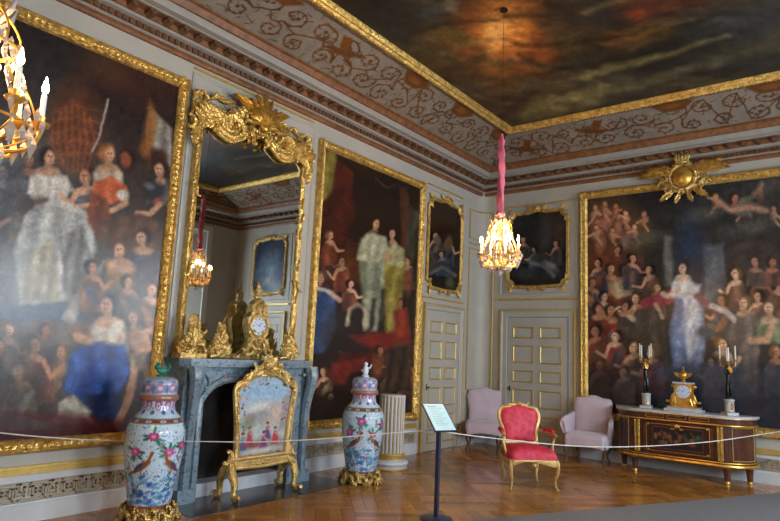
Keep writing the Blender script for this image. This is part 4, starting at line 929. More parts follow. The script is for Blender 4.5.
# ---- overmantel mirror
mr = thing('mirror', (0, 4.6, MT), 'tall mirror in a narrow gilt frame with a heavy carved rococo crest, above the fireplace', 'mirror'); mu = 4.6
U0, U1 = 3.78, 5.47
MB().box((U0 + .05, MT + .02, .004), (U1 - .05, 4.34, .07), PL).build('glass', 'mirror_glass', mr, smooth=False)
m = MB()
for u, s_ in ((U0, 1), (U1, -1)):
    m.mould(PL, [(u, MT + .01), (u, 4.12)] if s_ < 0 else [(u, 4.12), (u, MT + .01)], [(0, 0), (0, .085), (.022, .10), (.04, .09), (.062, .08), (.062, 0)], closed=False)
m.box((U0, MT + .01, 0), (U1, MT + .06, .09), PL); m.build('frame', 'gold_carved', mr)
m = MB()
for u, s_ in ((U0 + .03, 1), (U1 - .03, -1)):
    for z in [1.75 + .42 * k for k in range(6)]: m.leaf(PL, u + .01 * s_, z, .16, PI / 2 + .1 * s_, .15, .09, .1)
    m.scroll(PL, u, 2.4, .2, PI / 2, 's', s_, .016, .12); m.scroll(PL, u, 3.3, .2, PI / 2, 's', -s_, .016, .12)
m.build('frame_leaves', 'gold_carved', mr)
m = MB()      # serpentine arch carrying the crest
for s_ in (-1, 1):
    for off, r_ in ((0, .05), (.07, .032), (-.055, .026)):
        pts = [(mu + s_ * a, b + off, .12) for a, b in ((.86, 3.98), (.80, 4.08), (.68, 4.13), (.54, 4.06), (.40, 4.03), (.26, 4.10), (.12, 4.20), (0, 4.22))]
        m.tube([PL(*q) for q in smooth_path(pts, 5)], r_, 8)
    m.prism([(mu + s_ * a, b) for a, b in ((.86, 3.98), (.80, 4.08), (.68, 4.12), (.54, 4.05), (.40, 4.02), (.26, 4.09), (.12, 4.19), (0, 4.20), (0, 4.45), (.2, 4.42), (.45, 4.32), (.7, 4.30), (.88, 4.22))], PL, .03, .11)
    for k in range(14):
        q = k / 13; m.leaf(PL, mu + s_ * (.8 - .68 * q), 4.08 + .16 * q + .05 * math.sin(q * 9), .20, PI / 2 - s_ * (.9 - .5 * q), .3, .14, .35)
    m.shell(PL, mu + s_ * .62, 4.20, .19, -PI / 2 + s_ * .2, 2.4, .11, 9); m.shell(PL, mu + s_ * .28, 4.24, .15, -PI / 2, 2.4, .12, 7)
    m.scroll(PL, mu + s_ * .36, 4.24, .42, PI / 2 - s_ * 1.1, 'c', -s_, .045, .17); m.scroll(PL, mu + s_ * .62, 4.2, .40, PI / 2 - s_ * 1.4, 's', s_, .04, .16); m.scroll(PL, mu + s_ * .16, 4.18, .26, PI / 2 - s_ * .3, 'c', s_, .035, .18)
m.rocaille(PL, mu, 4.24, .62, .12, 26, 5, .15, .13, True); m.build('carved_arch', 'gold_carved', mr)
m = MB()      # central shell and feathers
m.shell(PL, mu, 4.25, .27, PI / 2, 2.9, .17, 13, .35)
for k in range(9): a = PI / 2 + (k - 4) * .27; m.leaf(PL, mu + .05 * math.cos(a), 4.34, .36 - .03 * abs(k - 4), a, .13, .15, .3, .1 * (k - 4))
for k in (-1, 1): m.leaf(PL, mu + .12 * k, 4.42, .34, PI / 2 - k * .95, .2, .13, .25, -k * .4); m.scroll(PL, mu + k * .1, 4.12, .2, PI / 2 + k * .4, 'c', k, .03, .17)
m.ball(PL(mu, 4.24, .22), .06); m.build('shell_crest', 'gold', mr)
m = MB()      # open rims at both shoulders, with pierced lattice inside
for s_ in (-1, 1):
    pts = [(mu + s_ * a, b, .08) for a, b in ((.88, 4.02), (.92, 4.14), (.88, 4.28), (.90, 4.40), (.80, 4.44), (.72, 4.39), (.62, 4.46), (.50, 4.44), (.36, 4.48))]
    sp = smooth_path(pts, 5); m.tube([PL(*q) for q in sp], [.028 + .01 * math.sin(i * .9) for i in range(len(sp))], 7)
    m.scroll(PL, mu + s_ * .84, 4.42, .14, PI / 2 + s_ * .6, 'c', s_, .024, .1); m.scroll(PL, mu + s_ * .58, 4.46, .14, 0, 'c', -s_, .02, .1); m.scroll(PL, mu + s_ * .9, 4.05, .22, PI / 2, 'c', -s_, .03, .12)
    m.leaf(PL, mu + s_ * .88, 4.0, .22, -PI / 2, .3, .11, .2); m.leaf(PL, mu + s_ * .9, 4.25, .16, PI / 2, .25, .08, .2)
m.build('shoulder_scrolls', 'gold_carved', mr)
m = MB()
for s_ in (-1, 1):
    for k in range(7):
        m.tube([PL(mu + s_ * (.50 + .05 * k), 4.22, .06), PL(mu + s_ * (.50 + .05 * k + .12), 4.38, .06)], .008, 4); m.tube([PL(mu + s_ * (.50 + .05 * k + .12), 4.22, .06), PL(mu + s_ * (.50 + .05 * k), 4.38, .06)], .008, 4)
m.build('lattice', 'gold_line', mr)
# ================================================================== THINGS
def vlathe(name, prof, mat, parent, paint, k=260, n=220):
    """turned body with a painted surface"""
    zs = [p[1] for p in prof]; s_ = [0]
    for a, b in zip(prof, prof[1:]): s_.append(s_[-1] + math.hypot(b[0] - a[0], b[1] - a[1]))
    q = np.linspace(0, s_[-1], n); R = np.interp(q, s_, [p[0] for p in prof]); Z = np.interp(q, s_, zs)
    for _ in range(2): R[1:-1] = (R[:-2] + R[2:] + 2 * R[1:-1]) / 4
    th = np.linspace(0, 2 * PI, k, endpoint=False); TH, ZZ = np.meshgrid(th, Z); RR = np.repeat(R[:, None], k, 1)
    co = np.stack([RR * np.cos(TH), RR * np.sin(TH), ZZ], -1).reshape(-1, 3); idx = np.arange(n * k).reshape(n, k)
    f = np.stack([idx[:-1, :], np.roll(idx, -1, 1)[:-1, :], np.roll(idx, -1, 1)[1:, :], idx[1:, :]], -1).reshape(-1, 4).tolist(); f.append(idx[0, ::-1].tolist()); f.append(idx[-1].tolist())
    me = bpy.data.meshes.new(name); me.from_pydata(co.tolist(), [], f)
    c = lin(paint(TH.ravel(), ZZ.ravel(), RR.ravel())); at = me.color_attributes.new('paint', 'FLOAT_COLOR', 'POINT'); b = np.ones((n * k, 4), np.float32); b[:, :3] = c; at.data.foreach_set('color', b.ravel())
    me.materials.append(M[mat]); me.polygons.foreach_set('use_smooth', [True] * len(me.polygons)); o = bpy.data.objects.new(name, me); col.objects.link(o); o.parent = parent; return o
WHT = (192, 218, 234)
def flower(p, x, y, r, c, c2, g):
    for k in range(9):
        a = k * PI * 2 / 9 + g.random() * .3; p.ell(x + math.cos(a) * r * .75, y + math.sin(a) * r * .6, r * .36, r * .24, tuple(v * g.uniform(.9, 1.25) for v in c), a, .2)
    p.ell(x, y, r * .7, r * .55, c, 0, .3)
    p.ell(x, y, r * .5, r * .45, c2, 0, .3); p.ell(x, y, r * .18, r * .18, (220, 190, 120), 0, .3)
def leafs(p, x, y, r, g, n=3):
    for k in range(n):
        a = g.uniform(0, 2 * PI); p.ell(x + math.cos(a) * r, y + math.sin(a) * r, r * .55, r * .22, g.choice(((38, 118, 92), (52, 140, 110), (28, 92, 96))), a, .25)
def vase_paint(front, seed, zmax):
    def f(TH, Z, R):
        # unrolled surface, x in metres measured from the side that faces the room
        x = ((TH - front + PI) % (2 * PI) - PI) * .25; g = random.Random(seed); p = Paint(x, Z, WHT)
        for k in range(2200):                                       # small blue and green sprigs
            a, b = g.uniform(-.8, .8), g.uniform(.13, zmax); c = g.choice(((40, 88, 170), (60, 130, 190), (46, 120, 110), (44, 60, 140), (150, 60, 140)))
            dens = 1 if b < .45 or b > .93 else .5
            if g.random() < dens: p.ell(a, b, g.uniform(.004, .010), g.uniform(.003, .006), c, g.uniform(0, 3), .3, .85)
        for k in range(240):
            a, b = g.uniform(-.8, .8), g.uniform(.15, .42); p.ell(a, b, g.uniform(.018, .04), g.uniform(.008, .018), g.choice(((48, 104, 186), (70, 150, 200), (36, 70, 160), (90, 160, 190))), g.uniform(-.6, .6), .4, .7)
        for k in range(34):                                        # peonies and sprays
            a = g.uniform(-.78, .78); b = g.uniform(.2, .84); leafs(p, a, b, .03, g, 4); flower(p, a, b, g.uniform(.012, .024), g.choice(((160, 60, 150), (190, 90, 60), (150, 50, 120), (60, 90, 180))), (220, 170, 190), g)
            p.line([(a, b), (a + .03, b - .05), (a + .02, b - .1)], .003, (52, 110, 90), .002)
        for k in range(11):
            a = -.74 + k * .145; b = (.76, .60, .69, .30, .64)[k % 5] + g.uniform(-.03, .03)
            leafs(p, a, b, .058, g, 6); flower(p, a, b, g.uniform(.034, .05), g.choice(((176, 52, 132), (190, 70, 150), (160, 44, 110))), (206, 110, 170), g)
        for a0, d_ in ((-.10, 1), (.18, -1), (.5, 1), (-.5, -1)):    # pheasants
            br = (142, 78, 40); y0 = .50
            p.ell(a0, y0, .085, .030, br, .6 * d_, .25); p.ell(a0 - d_ * .02, y0 + .0, .045, .016, (50, 70, 120), .6 * d_, .3); p.line([(a0 + d_ * .05, y0 + .03), (a0 + d_ * .075, y0 + .09), (a0 + d_ * .085, y0 + .12)], .013, br, .004); p.ell(a0 + d_ * .088, y0 + .125, .014, .011, (160, 60, 50)); p.line([(a0 - d_ * .05, y0 - .04), (a0 - d_ * .12, y0 - .07), (a0 - d_ * .16, y0 - .02)], .012, (110, 60, 40), .004, taper=True); p.line([(a0, y0 - .02), (a0, y0 - .08)], .004, (90, 60, 40), .003)
        # shoulder band in rust red with pale reserves, foot band
        def band(z0, z1, c):
            p.poly([(-2, z0), (2, z0), (2, z1), (-2, z1)], c, .004)
        band(.872, .905, (134, 66, 44))
        for k in range(12): p.ell(-.78 + k * .14, .888, .03, .011, (196, 208, 206), 0, .2); p.ell(-.78 + k * .14, .888, .009, .006, (60, 90, 150))
        band(.120, .150, (150, 78, 66)); band(.866, .872, (60, 110, 120)); band(.905, .912, (60, 110, 120))
        # collar: pink lappets with white lozenges
        for k in range(11):
            a = -.75 + k * .15; p.ell(a, 1.03, .055, .05, (168, 82, 146), 0, .25); p.ell(a, 1.02, .026, .03, (206, 216, 216), 0, .2); p.ell(a, 1.02, .012, .014, (50, 90, 170)); p.ell(a + .075, .965, .03, .02, (52, 110, 170), 0, .3); p.ell(a + .075, 1.0, .012, .012, (60, 140, 110), 0, .3)
        p.grain(.05, .03, 3); return p.c
    return f
def lid_paint(front):
    def f(TH, Z, R):
        x = ((TH - front + PI) % (2 * PI) - PI) * .17; p = Paint(x, Z, (160, 176, 200)); g = random.Random(4)
        for k in range(9):
            a = -.52 + k * .13; p.ell(a, 1.18, .042, .04, (170, 110, 160), 0, .25); p.ell(a, 1.18, .026, .022, (210, 218, 222), 0, .25); p.ell(a + .065, 1.17, .016, .04, (70, 120, 180), 0, .3); p.ell(a, 1.235, .03, .012, (80, 130, 190), 0, .3)
        for k in range(60): p.ell(g.uniform(-.55, .55), g.uniform(1.13, 1.27), .008, .006, g.choice(((50, 90, 170), (60, 140, 120), (180, 80, 140))), 0, .3)
        p.poly([(-1, 1.06), (1, 1.06), (1, 1.118), (-1, 1.118)], (150, 104, 84), .003); return p.c
    return f
def vase(loc, s, front, seed, label, figure):
    t = thing('porcelain_vase', loc, label, 'vase', 'lidded porcelain vases by the fireplace')
    vlathe('body', [(.16, .115), (.185, .12), (.19, .15), (.205, .25), (.235, .42), (.262, .60), (.268, .72), (.262, .80), (.235, .88), (.19, .93), (.155, .97), (.145, 1.02), (.15, 1.08), (.13, 1.085)], 'porcelain', t, vase_paint(front, seed, .86))
    vlathe('lid', [(.13, 1.06), (.172, 1.065), (.178, 1.09), (.172, 1.115), (.155, 1.125), (.158, 1.18), (.160, 1.22), (.148, 1.255), (.11, 1.275), (.03, 1.285)], 'porcelain', t, lid_paint(front), 110, 60)
    m = MB()
    if figure: m.lathe([(.045, 1.28), (.05, 1.30), (.03, 1.31), (.035, 1.33), (.042, 1.36), (.03, 1.40), (.018, 1.42)]); m.ball((0, 0, 1.44), .028, 10, 7); m.tube([(0, 0, 1.38), (.05, .03, 1.40), (.055, .05, 1.44)], [.016, .012, .009], 6); m.tube([(0, 0, 1.38), (-.04, -.03, 1.36), (-.05, .01, 1.33)], [.016, .012, .009], 6)
    else: m.lathe([(.05, 1.28), (.055, 1.295), (.03, 1.30)]); m.ball((0, .0, 1.335), .04, 9, 6, (1, 1.35, .85)); m.ball((.0, -.05, 1.37), .03, 9, 6); m.tube([(0, .05, 1.33), (0, .08, 1.37), (0, .06, 1.40)], [.018, .014, .01], 6); m.ball((.02, -.045, 1.40), .012, 6, 4); m.ball((-.02, -.045, 1.40), .012, 6, 4)
    m.build('finial', 'enamel' if figure else 'green_glaze', t, world=False, label='small standing figure in pale blue and green' if figure else 'green glazed lion')
    m = MB(); m.lathe([(.17, .0), (.20, .02), (.19, .09), (.195, .125), (.15, .125)])
    for k in range(9):
        a = k * 2 * PI / 9 + .2; ca, sa = math.cos(a), math.sin(a)
        def Pk(u, v, w, ca=ca, sa=sa): return (ca * (.17 + w) - sa * u, sa * (.17 + w) + ca * u, v)
        m.scroll(Pk, -.03, .075, .15, PI / 2 + .5, 'c', 1, .02, .06); m.scroll(Pk, .04, .05, .15, PI / 2 - .6, 's', -1, .02, .07); m.leaf(Pk, 0, .07, .12, -PI / 2, .4, .06, .5); m.leaf(Pk, .05, .06, .10, PI / 2 + .3, .4, .03, .3)
        m.ball(Pk(0, .025, .10), .026, 7, 5)
    m.build('gilt_bronze_foot', 'gold_bronze', t, world=False)
    t.scale = (s, s, s); return t
vase((.60, 3.30, 0), 1.0, math.atan2(-3.3, 5.27), 5, 'tall lidded porcelain vase with a green lion finial, left of the fireplace', False)
vase((.83, 6.03, 0), 1.0, math.atan2(-6, 5.0), 9, 'tall lidded porcelain vase with a little figure on top, beside the fluted column', True)

# ---- fluted half column
t = thing('column_pedestal', (.52, 7.03, 0), 'short white and gilt fluted column pedestal behind the right vase', 'pedestal')
def flute(R, dep, n=20, k=8):
    out = []
    for i in range(n * k):
        a = 2 * PI * i / (n * k); q = (i % k) / k; r_ = R - (dep * math.sin(PI * (q - .25) / .75) if q > .25 else 0); out.append((r_, a))
    return out
m = MB(); m.grid([[(r_ * math.cos(a), r_ * math.sin(a), z) for r_, a in flute(.185, .016)] for z in (.20, 1.0)], close_u=True, caps=True); m.build('fluted_shaft', 'dado_paint', t, world=False)
m = MB()
for i in range(20):
    a = 2 * PI * (i + .62) / 20; m.tube([(.1755 * math.cos(a), .1755 * math.sin(a), .21), (.1755 * math.cos(a), .1755 * math.sin(a), .985)], .0085, 5)
m.build('gilt_fillets', 'gold_line', t, world=False)
m = MB().lathe([(.24, 0), (.24, .05), (.25, .055), (.262, .085), (.25, .115), (.215, .125), (.21, .14)], k=40); m.build('plinth', 'dado_paint', t, world=False)
m = MB().lathe([(.21, .138), (.222, .15), (.222, .165), (.205, .175), (.20, .185), (.212, .195), (.205, .21), (.188, .215)], k=40).lathe([(.242, -.0), (.256, .004), (.256, .02), (.242, .026)], k=40); m.build('gilt_rings', 'gold_line', t, world=False)
MB().lathe([(.18, .985), (.187, .99), (.187, 1.005), (.18, 1.01)], k=40).build('top', 'dado_paint', t, world=False)

# ---- gilt fire screen with a painted panel
SC = .95; fs = thing('fire_screen', (.52, 4.66, 0), 'gilt rococo fire screen with a pastoral scene, standing before the hearth', 'fire screen'); fs.scale = (SC, 1.09, SC)
def PS(u, v, w): return (w, u, v)
def so(z):   # half width of the screen's frame
    return .37 + .05 * math.sin((z - .4) * 3.2)
L_ = [(-.33, .40), (-.33, .55), (-.345, .8), (-.375, 1.05), (-.39, 1.17), (-.36, 1.25), (-.28, 1.28), (-.2, 1.33), (-.1, 1.37), (0, 1.385)]
ring = smooth_path([(a, b, 0) for a, b in L_ + [(-a, b) for a, b in L_[-2::-1]]], 4)
m = MB()
for off, r_, w_ in ((0, .034, .02), (.045, .018, .035), (-.03, .018, .03)):
    m.tube([PS(q.x * (1 + off), q.y + off * .4, w_) for q in ring], r_, 8)
m.box((-.37, .35, -.02), (.37, .42, .04), PS); m.tube([PS(-.40, .43, .04), PS(.40, .43, .04)], .022, 8); m.tube([PS(-.42, .34, .03), PS(0, .32, .05), PS(.42, .34, .03)], .022, 8)
for k in range(22): m.ball(PS(-.34 + .68 * k / 21, .385, .04), .014, 6, 4)
m.build('frame', 'gold_pale', fs, world=False)
m = MB()
for s_ in (-1, 1):
    m.scroll(PS, s_ * .37, 1.20, .24, PI / 2 + s_ * .5, 'c', s_, .026, .04); m.scroll(PS, s_ * .22, 1.36, .26, s_ * -.5, 's', s_, .026, .05); m.scroll(PS, s_ * .39, .45, .2, PI / 2 + s_ * .3, 'c', -s_, .03, .03)
    for k in range(6): m.leaf(PS, s_ * (.33 - .055 * k), 1.29 + .022 * k, .13, PI / 2 + s_ * (.8 - .1 * k), .3, .04, .3)
    for k in range(6): m.leaf(PS, s_ * (.35 + .004 * k), .55 + .1 * k, .10, PI / 2, .22, .05, .15)
m.rocaille(PS, 0, 1.40, .22, .07, 16, 8, .05, .10, True); m.shell(PS, 0, 1.40, .12, PI / 2, 2.4, .06); m.rocaille(PS, 0, .36, .10, .04, 6, 18, .05, .07, True)
for k in (-1, 0, 1): m.leaf(PS, k * .03, 1.48, .12, PI / 2 - k * .5, .3, .05, .2)
m.build('carved_crest', 'gold_fine', fs, world=False)
for s_ in (-1, 1):
    for d_ in (-1, 1):
        m = MB(); e = .17 if d_ > 0 else .15
        pts = [PS(s_ * .36, .38, 0), PS(s_ * .40, .30, d_ * .07), PS(s_ * .39, .18, d_ * .13), PS(s_ * .39, .07, d_ * .12), PS(s_ * .40, .032, d_ * e), PS(s_ * .40, .05, d_ * (e + .05))]
        m.tube(smooth_path(pts, 5), [.052, .052, .052, .052, .05, .048, .046, .044, .042, .04, .038, .036, .034, .034, .034, .034, .034, .034, .034, .035, .035, .033, .03, .028, .025, .022], 8)
        m.ball(PS(s_ * .40, .03, d_ * e), .03, 8, 6); m.ball(PS(s_ * .40, .055, d_ * (e + .05)), .03, 8, 6); m.leaf(lambda u, v, w, s_=s_, d_=d_: (d_ * (.09 + w), u, v), s_ * .39, .32, .14, -PI / 2, .3, .01, .2)
        m.build('foot', 'gold_fine', fs, world=False)
def screen_paint(co, U, V):
    p = Paint(U, V, (178, 190, 192)); p.warp(.006, .05, 3)
    p.ell(0, 1.15, .4, .18, (146, 180, 208), 0, .5); p.ell(-.05, 1.0, .2, .1, (170, 190, 200), 0, .5, .8); p.ell(.12, .90, .16, .12, (190, 172, 160), .4, .5); p.ell(-.04, .88, .12, .08, (150, 156, 156), .2, .5)
    p.poly([(-.4, .4), (.4, .4), (.4, .60), (.1, .66), (-.4, .58)], (150, 148, 138), .03); p.poly([(.2, .7), (.34, .7), (.34, 1.15), (.26, 1.1)], (150, 148, 142), .03, .8)
    for (x, y, c) in ((-.17, .66, (176, 74, 88)), (.06, .70, (104, 74, 140)), (.17, .64, (186, 62, 70)), (-.25, .60, (70, 110, 160)), (.02, .60, (120, 70, 130))):
        p.poly([(x - .05, y - .09), (x + .05, y - .09), (x + .02, y + .06), (x - .02, y + .06)], c, .012); p.ell(x, y + .085, .018, .024, (200, 160, 136)); p.ell(x - .005, y + .10, .02, .016, (90, 66, 50)); p.line([(x, y + .04), (x + .05, y)], .01, (190, 150, 130), .006)
    p.ell(-.14, .56, .16, .025, (150, 70, 84), 0, .4, .7); p.ell(-.18, .88, .07, .05, (140, 130, 124), 0, .5, .8); g = random.Random(6)
    for k in range(46):
        s_ = g.choice((-1, 1)); x, y = (s_ * g.uniform(.24, .33), g.uniform(.45, 1.24)) if g.random() < .7 else (g.uniform(-.3, .3), g.choice((g.uniform(.43, .48), g.uniform(1.2, 1.3))))
        p.ell(x, y, .014, .012, g.choice(((176, 60, 80), (60, 110, 84), (80, 110, 170), (190, 110, 120), (90, 80, 60))), 0, .3)
    p.ell(-.05, .49, .25, .03, (206, 208, 200), .05, .5, .8); p.ell(-.08, .99, .13, .05, (208, 208, 200), .2, .5, .8); p.ell(-.2, .80, .08, .07, (118, 128, 104), .2, .5, .7); p.poly([(-.4, .40), (.4, .40), (.4, .445), (-.4, .445)], (80, 88, 96), .012); p.grain(.12, .03, 5); return p.c
def smask(U, V):
    hw = np.interp(V, [.42, .55, .8, 1.05, 1.17, 1.25], [.315, .315, .33, .36, .37, .345]); lim = 1.27 + .11 * np.clip(1 - (np.abs(U) / .33) ** 2, 0, 1)
    return U / .36 * hw, .42 + (V - .42) * (lim - .42) / (1.37 - .42)
o = canvas_mesh('painted_panel', PS, -.36, .42, .36, 1.37, .012, .008, screen_paint, 'tapestry', fs, 1.0, smask); o.matrix_parent_inverse = Matrix.Identity(4)

# ---- chandeliers
def chandelier(name, loc, label, rz, sc=1.0):
    t = thing(name, loc, label, 'chandelier', 'lit crystal chandeliers', rz); t.scale = (sc, sc, sc)       # local z = 0 at the lowest drop
    m = MB(); m.lathe([(.004, .06), (.03, .07), (.05, .10), (.035, .14), (.015, .17), (.03, .22), (.022, .28), (.012, .34), (.028, .42), (.014, .5), (.02, .56), (.008, .64)], k=14)
    m.tube([(.13 * math.cos(a), .13 * math.sin(a), .48) for a in [2 * PI * i / 20 for i in range(20)]], .007, 5, closed=True); m.tube([(.20 * math.cos(a), .20 * math.sin(a), .20) for a in [2 * PI * i / 24 for i in range(24)]], .005, 5, closed=True)
    for i in range(6):
        a = i * PI / 3; c, s_ = math.cos(a), math.sin(a); m.tube(smooth_path([(.02 * c, .02 * s_, .60), (.07 * c, .07 * s_, .62), (.13 * c, .13 * s_, .54), (.13 * c, .13 * s_, .44), (.20 * c, .20 * s_, .30), (.21 * c, .21 * s_, .2), (.1 * c, .1 * s_, .12), (.02 * c, .02 * s_, .10)], 4), .0042, 5)
    m.build('gilt_cage', 'gold', t, world=False)
    n = 8
    for i in range(n):
        a = 2 * PI * i / n; c, s_ = math.cos(a), math.sin(a); R = .225 if i % 2 else .205; z = .24 if i % 2 else .27
        m = MB(); m.tube(smooth_path([(.03 * c, .03 * s_, .16), (.10 * c, .10 * s_, .11), (.19 * c, .19 * s_, .13), (R * c, R * s_, z - .05), (R * c, R * s_, z - .02)], 5), .0075, 6)
        m.lathe([(.008, z - .03), (.03, z - .015), (.034, z - .005), (.012, z), (.016, z + .02), (.012, z + .02)], (R * c, R * s_, 0), 10); m.build('arm', 'gold', t, world=False)
        cn = MB().lathe([(.0095, z + .01), (.0095, z + .105), (.002, z + .11)], (R * c, R * s_, 0), 8).build('candle', 'wax', t, world=False)
        MB().lathe([(.001, z + .108), (.010, z + .118), (.0125, z + .130), (.008, z + .150), (.001, z + .176)], (R * c, R * s_, 0), 8).build('flame', 'flame', cn, world=False)
    m = MB(); g = random.Random(3)
    def drop(x, y, z, s_):
        m.v.extend([(x, y, z), (x + s_ * .35, y, z - s_ * .6), (x, y + s_ * .35, z - s_ * .6), (x - s_ * .35, y, z - s_ * .6), (x, y - s_ * .35, z - s_ * .6), (x, y, z - s_ * 1.4)]); b = len(m.v) - 6
        for q in ((0, 1, 2), (0, 2, 3), (0, 3, 4), (0, 4, 1), (5, 2, 1), (5, 3, 2), (5, 4, 3), (5, 1, 4)): m.f.append(tuple(b + i for i in q))
    for i in range(24):
        a = 2 * PI * i / 24; drop(.205 * math.cos(a), .205 * math.sin(a), .19, .05 if i % 3 else .07); drop(.13 * math.cos(a), .13 * math.sin(a), .475, .036); drop(.12 * math.cos(a), .12 * math.sin(a), .12, .045)
        q = a + .1; r_ = .235
        drop(r_ * math.cos(q), r_ * math.sin(q), .24 + .02 * (i % 2), .042)
    for i in range(12):
        a = 2 * PI * i / 12
        for k in range(7):
            q = k / 6; r_ = .13 + .075 * q; drop(r_ * math.cos(a), r_ * math.sin(a), .46 - .24 * q + .02 * math.sin(q * PI), .034)
        for k in range(5): q = k / 4; r_ = .03 + .10 * q; drop(r_ * math.cos(a), r_ * math.sin(a), .62 - .12 * q, .034)
    for i in range(6):
        a = i * PI / 3 + .3; m.tube([(.05 * math.cos(a), .05 * math.sin(a), .55), (.10 * math.cos(a), .10 * math.sin(a), .62), (.12 * math.cos(a), .12 * math.sin(a), .68)], [.01, .012, .002], 4)
    m.ball((0, 0, .04), .035, 10, 7); m.ball((0, 0, .25), .04, 8, 6); m.ball((0, 0, .40), .035, 8, 6)
    m.build('crystal_drops', 'crystal', t, smooth=False, world=False, kind='stuff')
    # ribbon sleeve over the chain, with its puckers, and the bare chain above
    zc = (ZT - .05 - loc[2]) / sc; m = MB(); rows = []
    for i in range(40):
        z = .66 + (1.60 - .66) * i / 39; row = []
        for j in range(14): a = 2 * PI * j / 14; r_ = (.036 + .006 * math.sin(i * .9) + .007 * math.cos(3 * a + i * .25)) * (1 if 2 < i < 37 else .5); row.append((r_ * math.cos(a), r_ * math.sin(a), z))
        rows.append(row)
    m.grid(rows, close_u=True, caps=True); m.ball((0, 0, .69), .052, 10, 6, (1, 1, .7)); m.build('ribbon_sleeve', 'ribbon', t, world=False, label='rose pink silk sleeve around the chain')
    MB().tube([(0, 0, .6), (0, 0, zc)], .0022, 5).lathe([(.05, zc - .02), (.04, zc), (.01, zc + .01)], k=12).build('chain', 'bronze_black', t, world=False)
    ld = bpy.data.lights.new('candlelight', 'POINT'); ld.energy = LIGHT_CH; ld.color = (1, .56, .22); ld.shadow_soft_size = .05; lo = bpy.data.objects.new('candlelight', ld); col.objects.link(lo); lo.location = (loc[0], loc[1], loc[2] + .46 * sc)
    return t
chandelier('chandelier', (2.82, 5.81, 2.46), 'lit crystal chandelier hanging on a long pink ribbon sleeve before the far corner', .15)
chandelier('chandelier', (2.80, .84, 2.28), 'lit crystal chandelier cut off by the left edge, before the huge painting', .4, 1.27)

# ---- sign on a stand, carpet, cord
t = thing('sign_stand', (2.44, 5.30, 0), 'dark blue information stand with a slanted pale sheet at the edge of the walkway', 'sign')
MB().lathe([(.16, 0), (.16, .008), (.12, .014), (.02, .02)], k=32).build('base', 'post_navy', t, world=False)
MB().box((-.018, -.018, .015), (.018, .018, .86)).build('pole', 'post_navy', t, smooth=False, world=False)
hd = MB(); hs = MB(); hi = MB()
fa = math.radians(-24); cf, sf = math.cos(fa), math.sin(fa); tl_ = math.radians(42)
def PSg(u, v, w):   # slanted plate: v up the slope, facing the visitors
    y = v * math.cos(tl_) * -1 - w * math.sin(tl_) * -1; z = .98 + v * math.sin(tl_) * 1 + w * math.cos(tl_)
    # local forward (towards the visitor) is (cf, sf)
    f_ = -v * math.cos(tl_) + w * math.sin(tl_); r_ = (-sf, cf); return (cf * f_ + r_[0] * u, sf * f_ + r_[1] * u, z)
hd.box((-.13, -.185, -.012), (.13, .185, 0), PSg); hs.box((-.12, -.172, 0), (.12, .172, .003), PSg)
for k in range(11): hi.box((-.08, .11 - k * .022, .003), (.08 - .03 * (k % 3), .115 - k * .022, .0036), PSg)
hi.box((-.08, .13, .003), (.02, .142, .0036), PSg)
hd.build('plate', 'post_navy', t, smooth=False, world=False); sh = hs.build('sheet', 'sheet', t, smooth=False, world=False); hi.build('text_lines', 'ink', sh, smooth=False, world=False)
tag(MB().prism([(2.62, 5.28), (4.92, 9.80), (6.7, 9.80), (6.7, -.85), (3.3, -.85)], lambda u, v, w: (u, v, w), .001, .012).build('carpet_runner', 'carpet', smooth=False), 'plain grey carpet walkway laid over the parquet, lower right', 'carpet')
def cord(pts, label):
    m = MB().tube(smooth_path(pts, 8), .0055, 6); tag(m.build('barrier_cord', 'cord'), label, 'cord', 'barrier cords')
def onplane(px, py, A, B):
    n = Vector((B[1] - A[1], A[0] - B[0], 0)); d = ray(px, py); s_ = (Vector((A[0], A[1], 0)) - CAM).dot(n) / d.dot(n); return CAM + d * s_
A1, B1 = (.13, 1.2), (.25, 3.6); A2, B2 = (.29, 3.55), (2.42, 5.28); A3, B3 = (2.46, 5.32), (5.0, 10.30)
e0 = onplane(2, 433, A1, B1); k1 = onplane(124, 441, A1, B1)
cord([e0 + (e0 - k1) * .8 + Vector((0, 0, .05)), e0, (e0 + k1) / 2 + Vector((0, 0, -.012)), k1, onplane(150, 441, A1, (.29, 3.55))] + [onplane(x, y, A2, B2) for x, y in ((200, 441.5), (260, 442), (320, 439), (380, 434))] + [Vector((2.43, 5.29, .855))], 'thin pale barrier cord running from the left past the fireplace to the sign')
MB_ = [onplane(x, y, A3, B3) for x, y in ((452, 433), (500, 439), (560, 445), (610, 447), (670, 445), (720, 440.5), (770, 433))]
cord([Vector((2.45, 5.31, .855))] + MB_ + [Vector((5.0, 10.30, MB_[-1].z + .03))], 'thin pale barrier cord running from the sign past the red chair and sideboard')

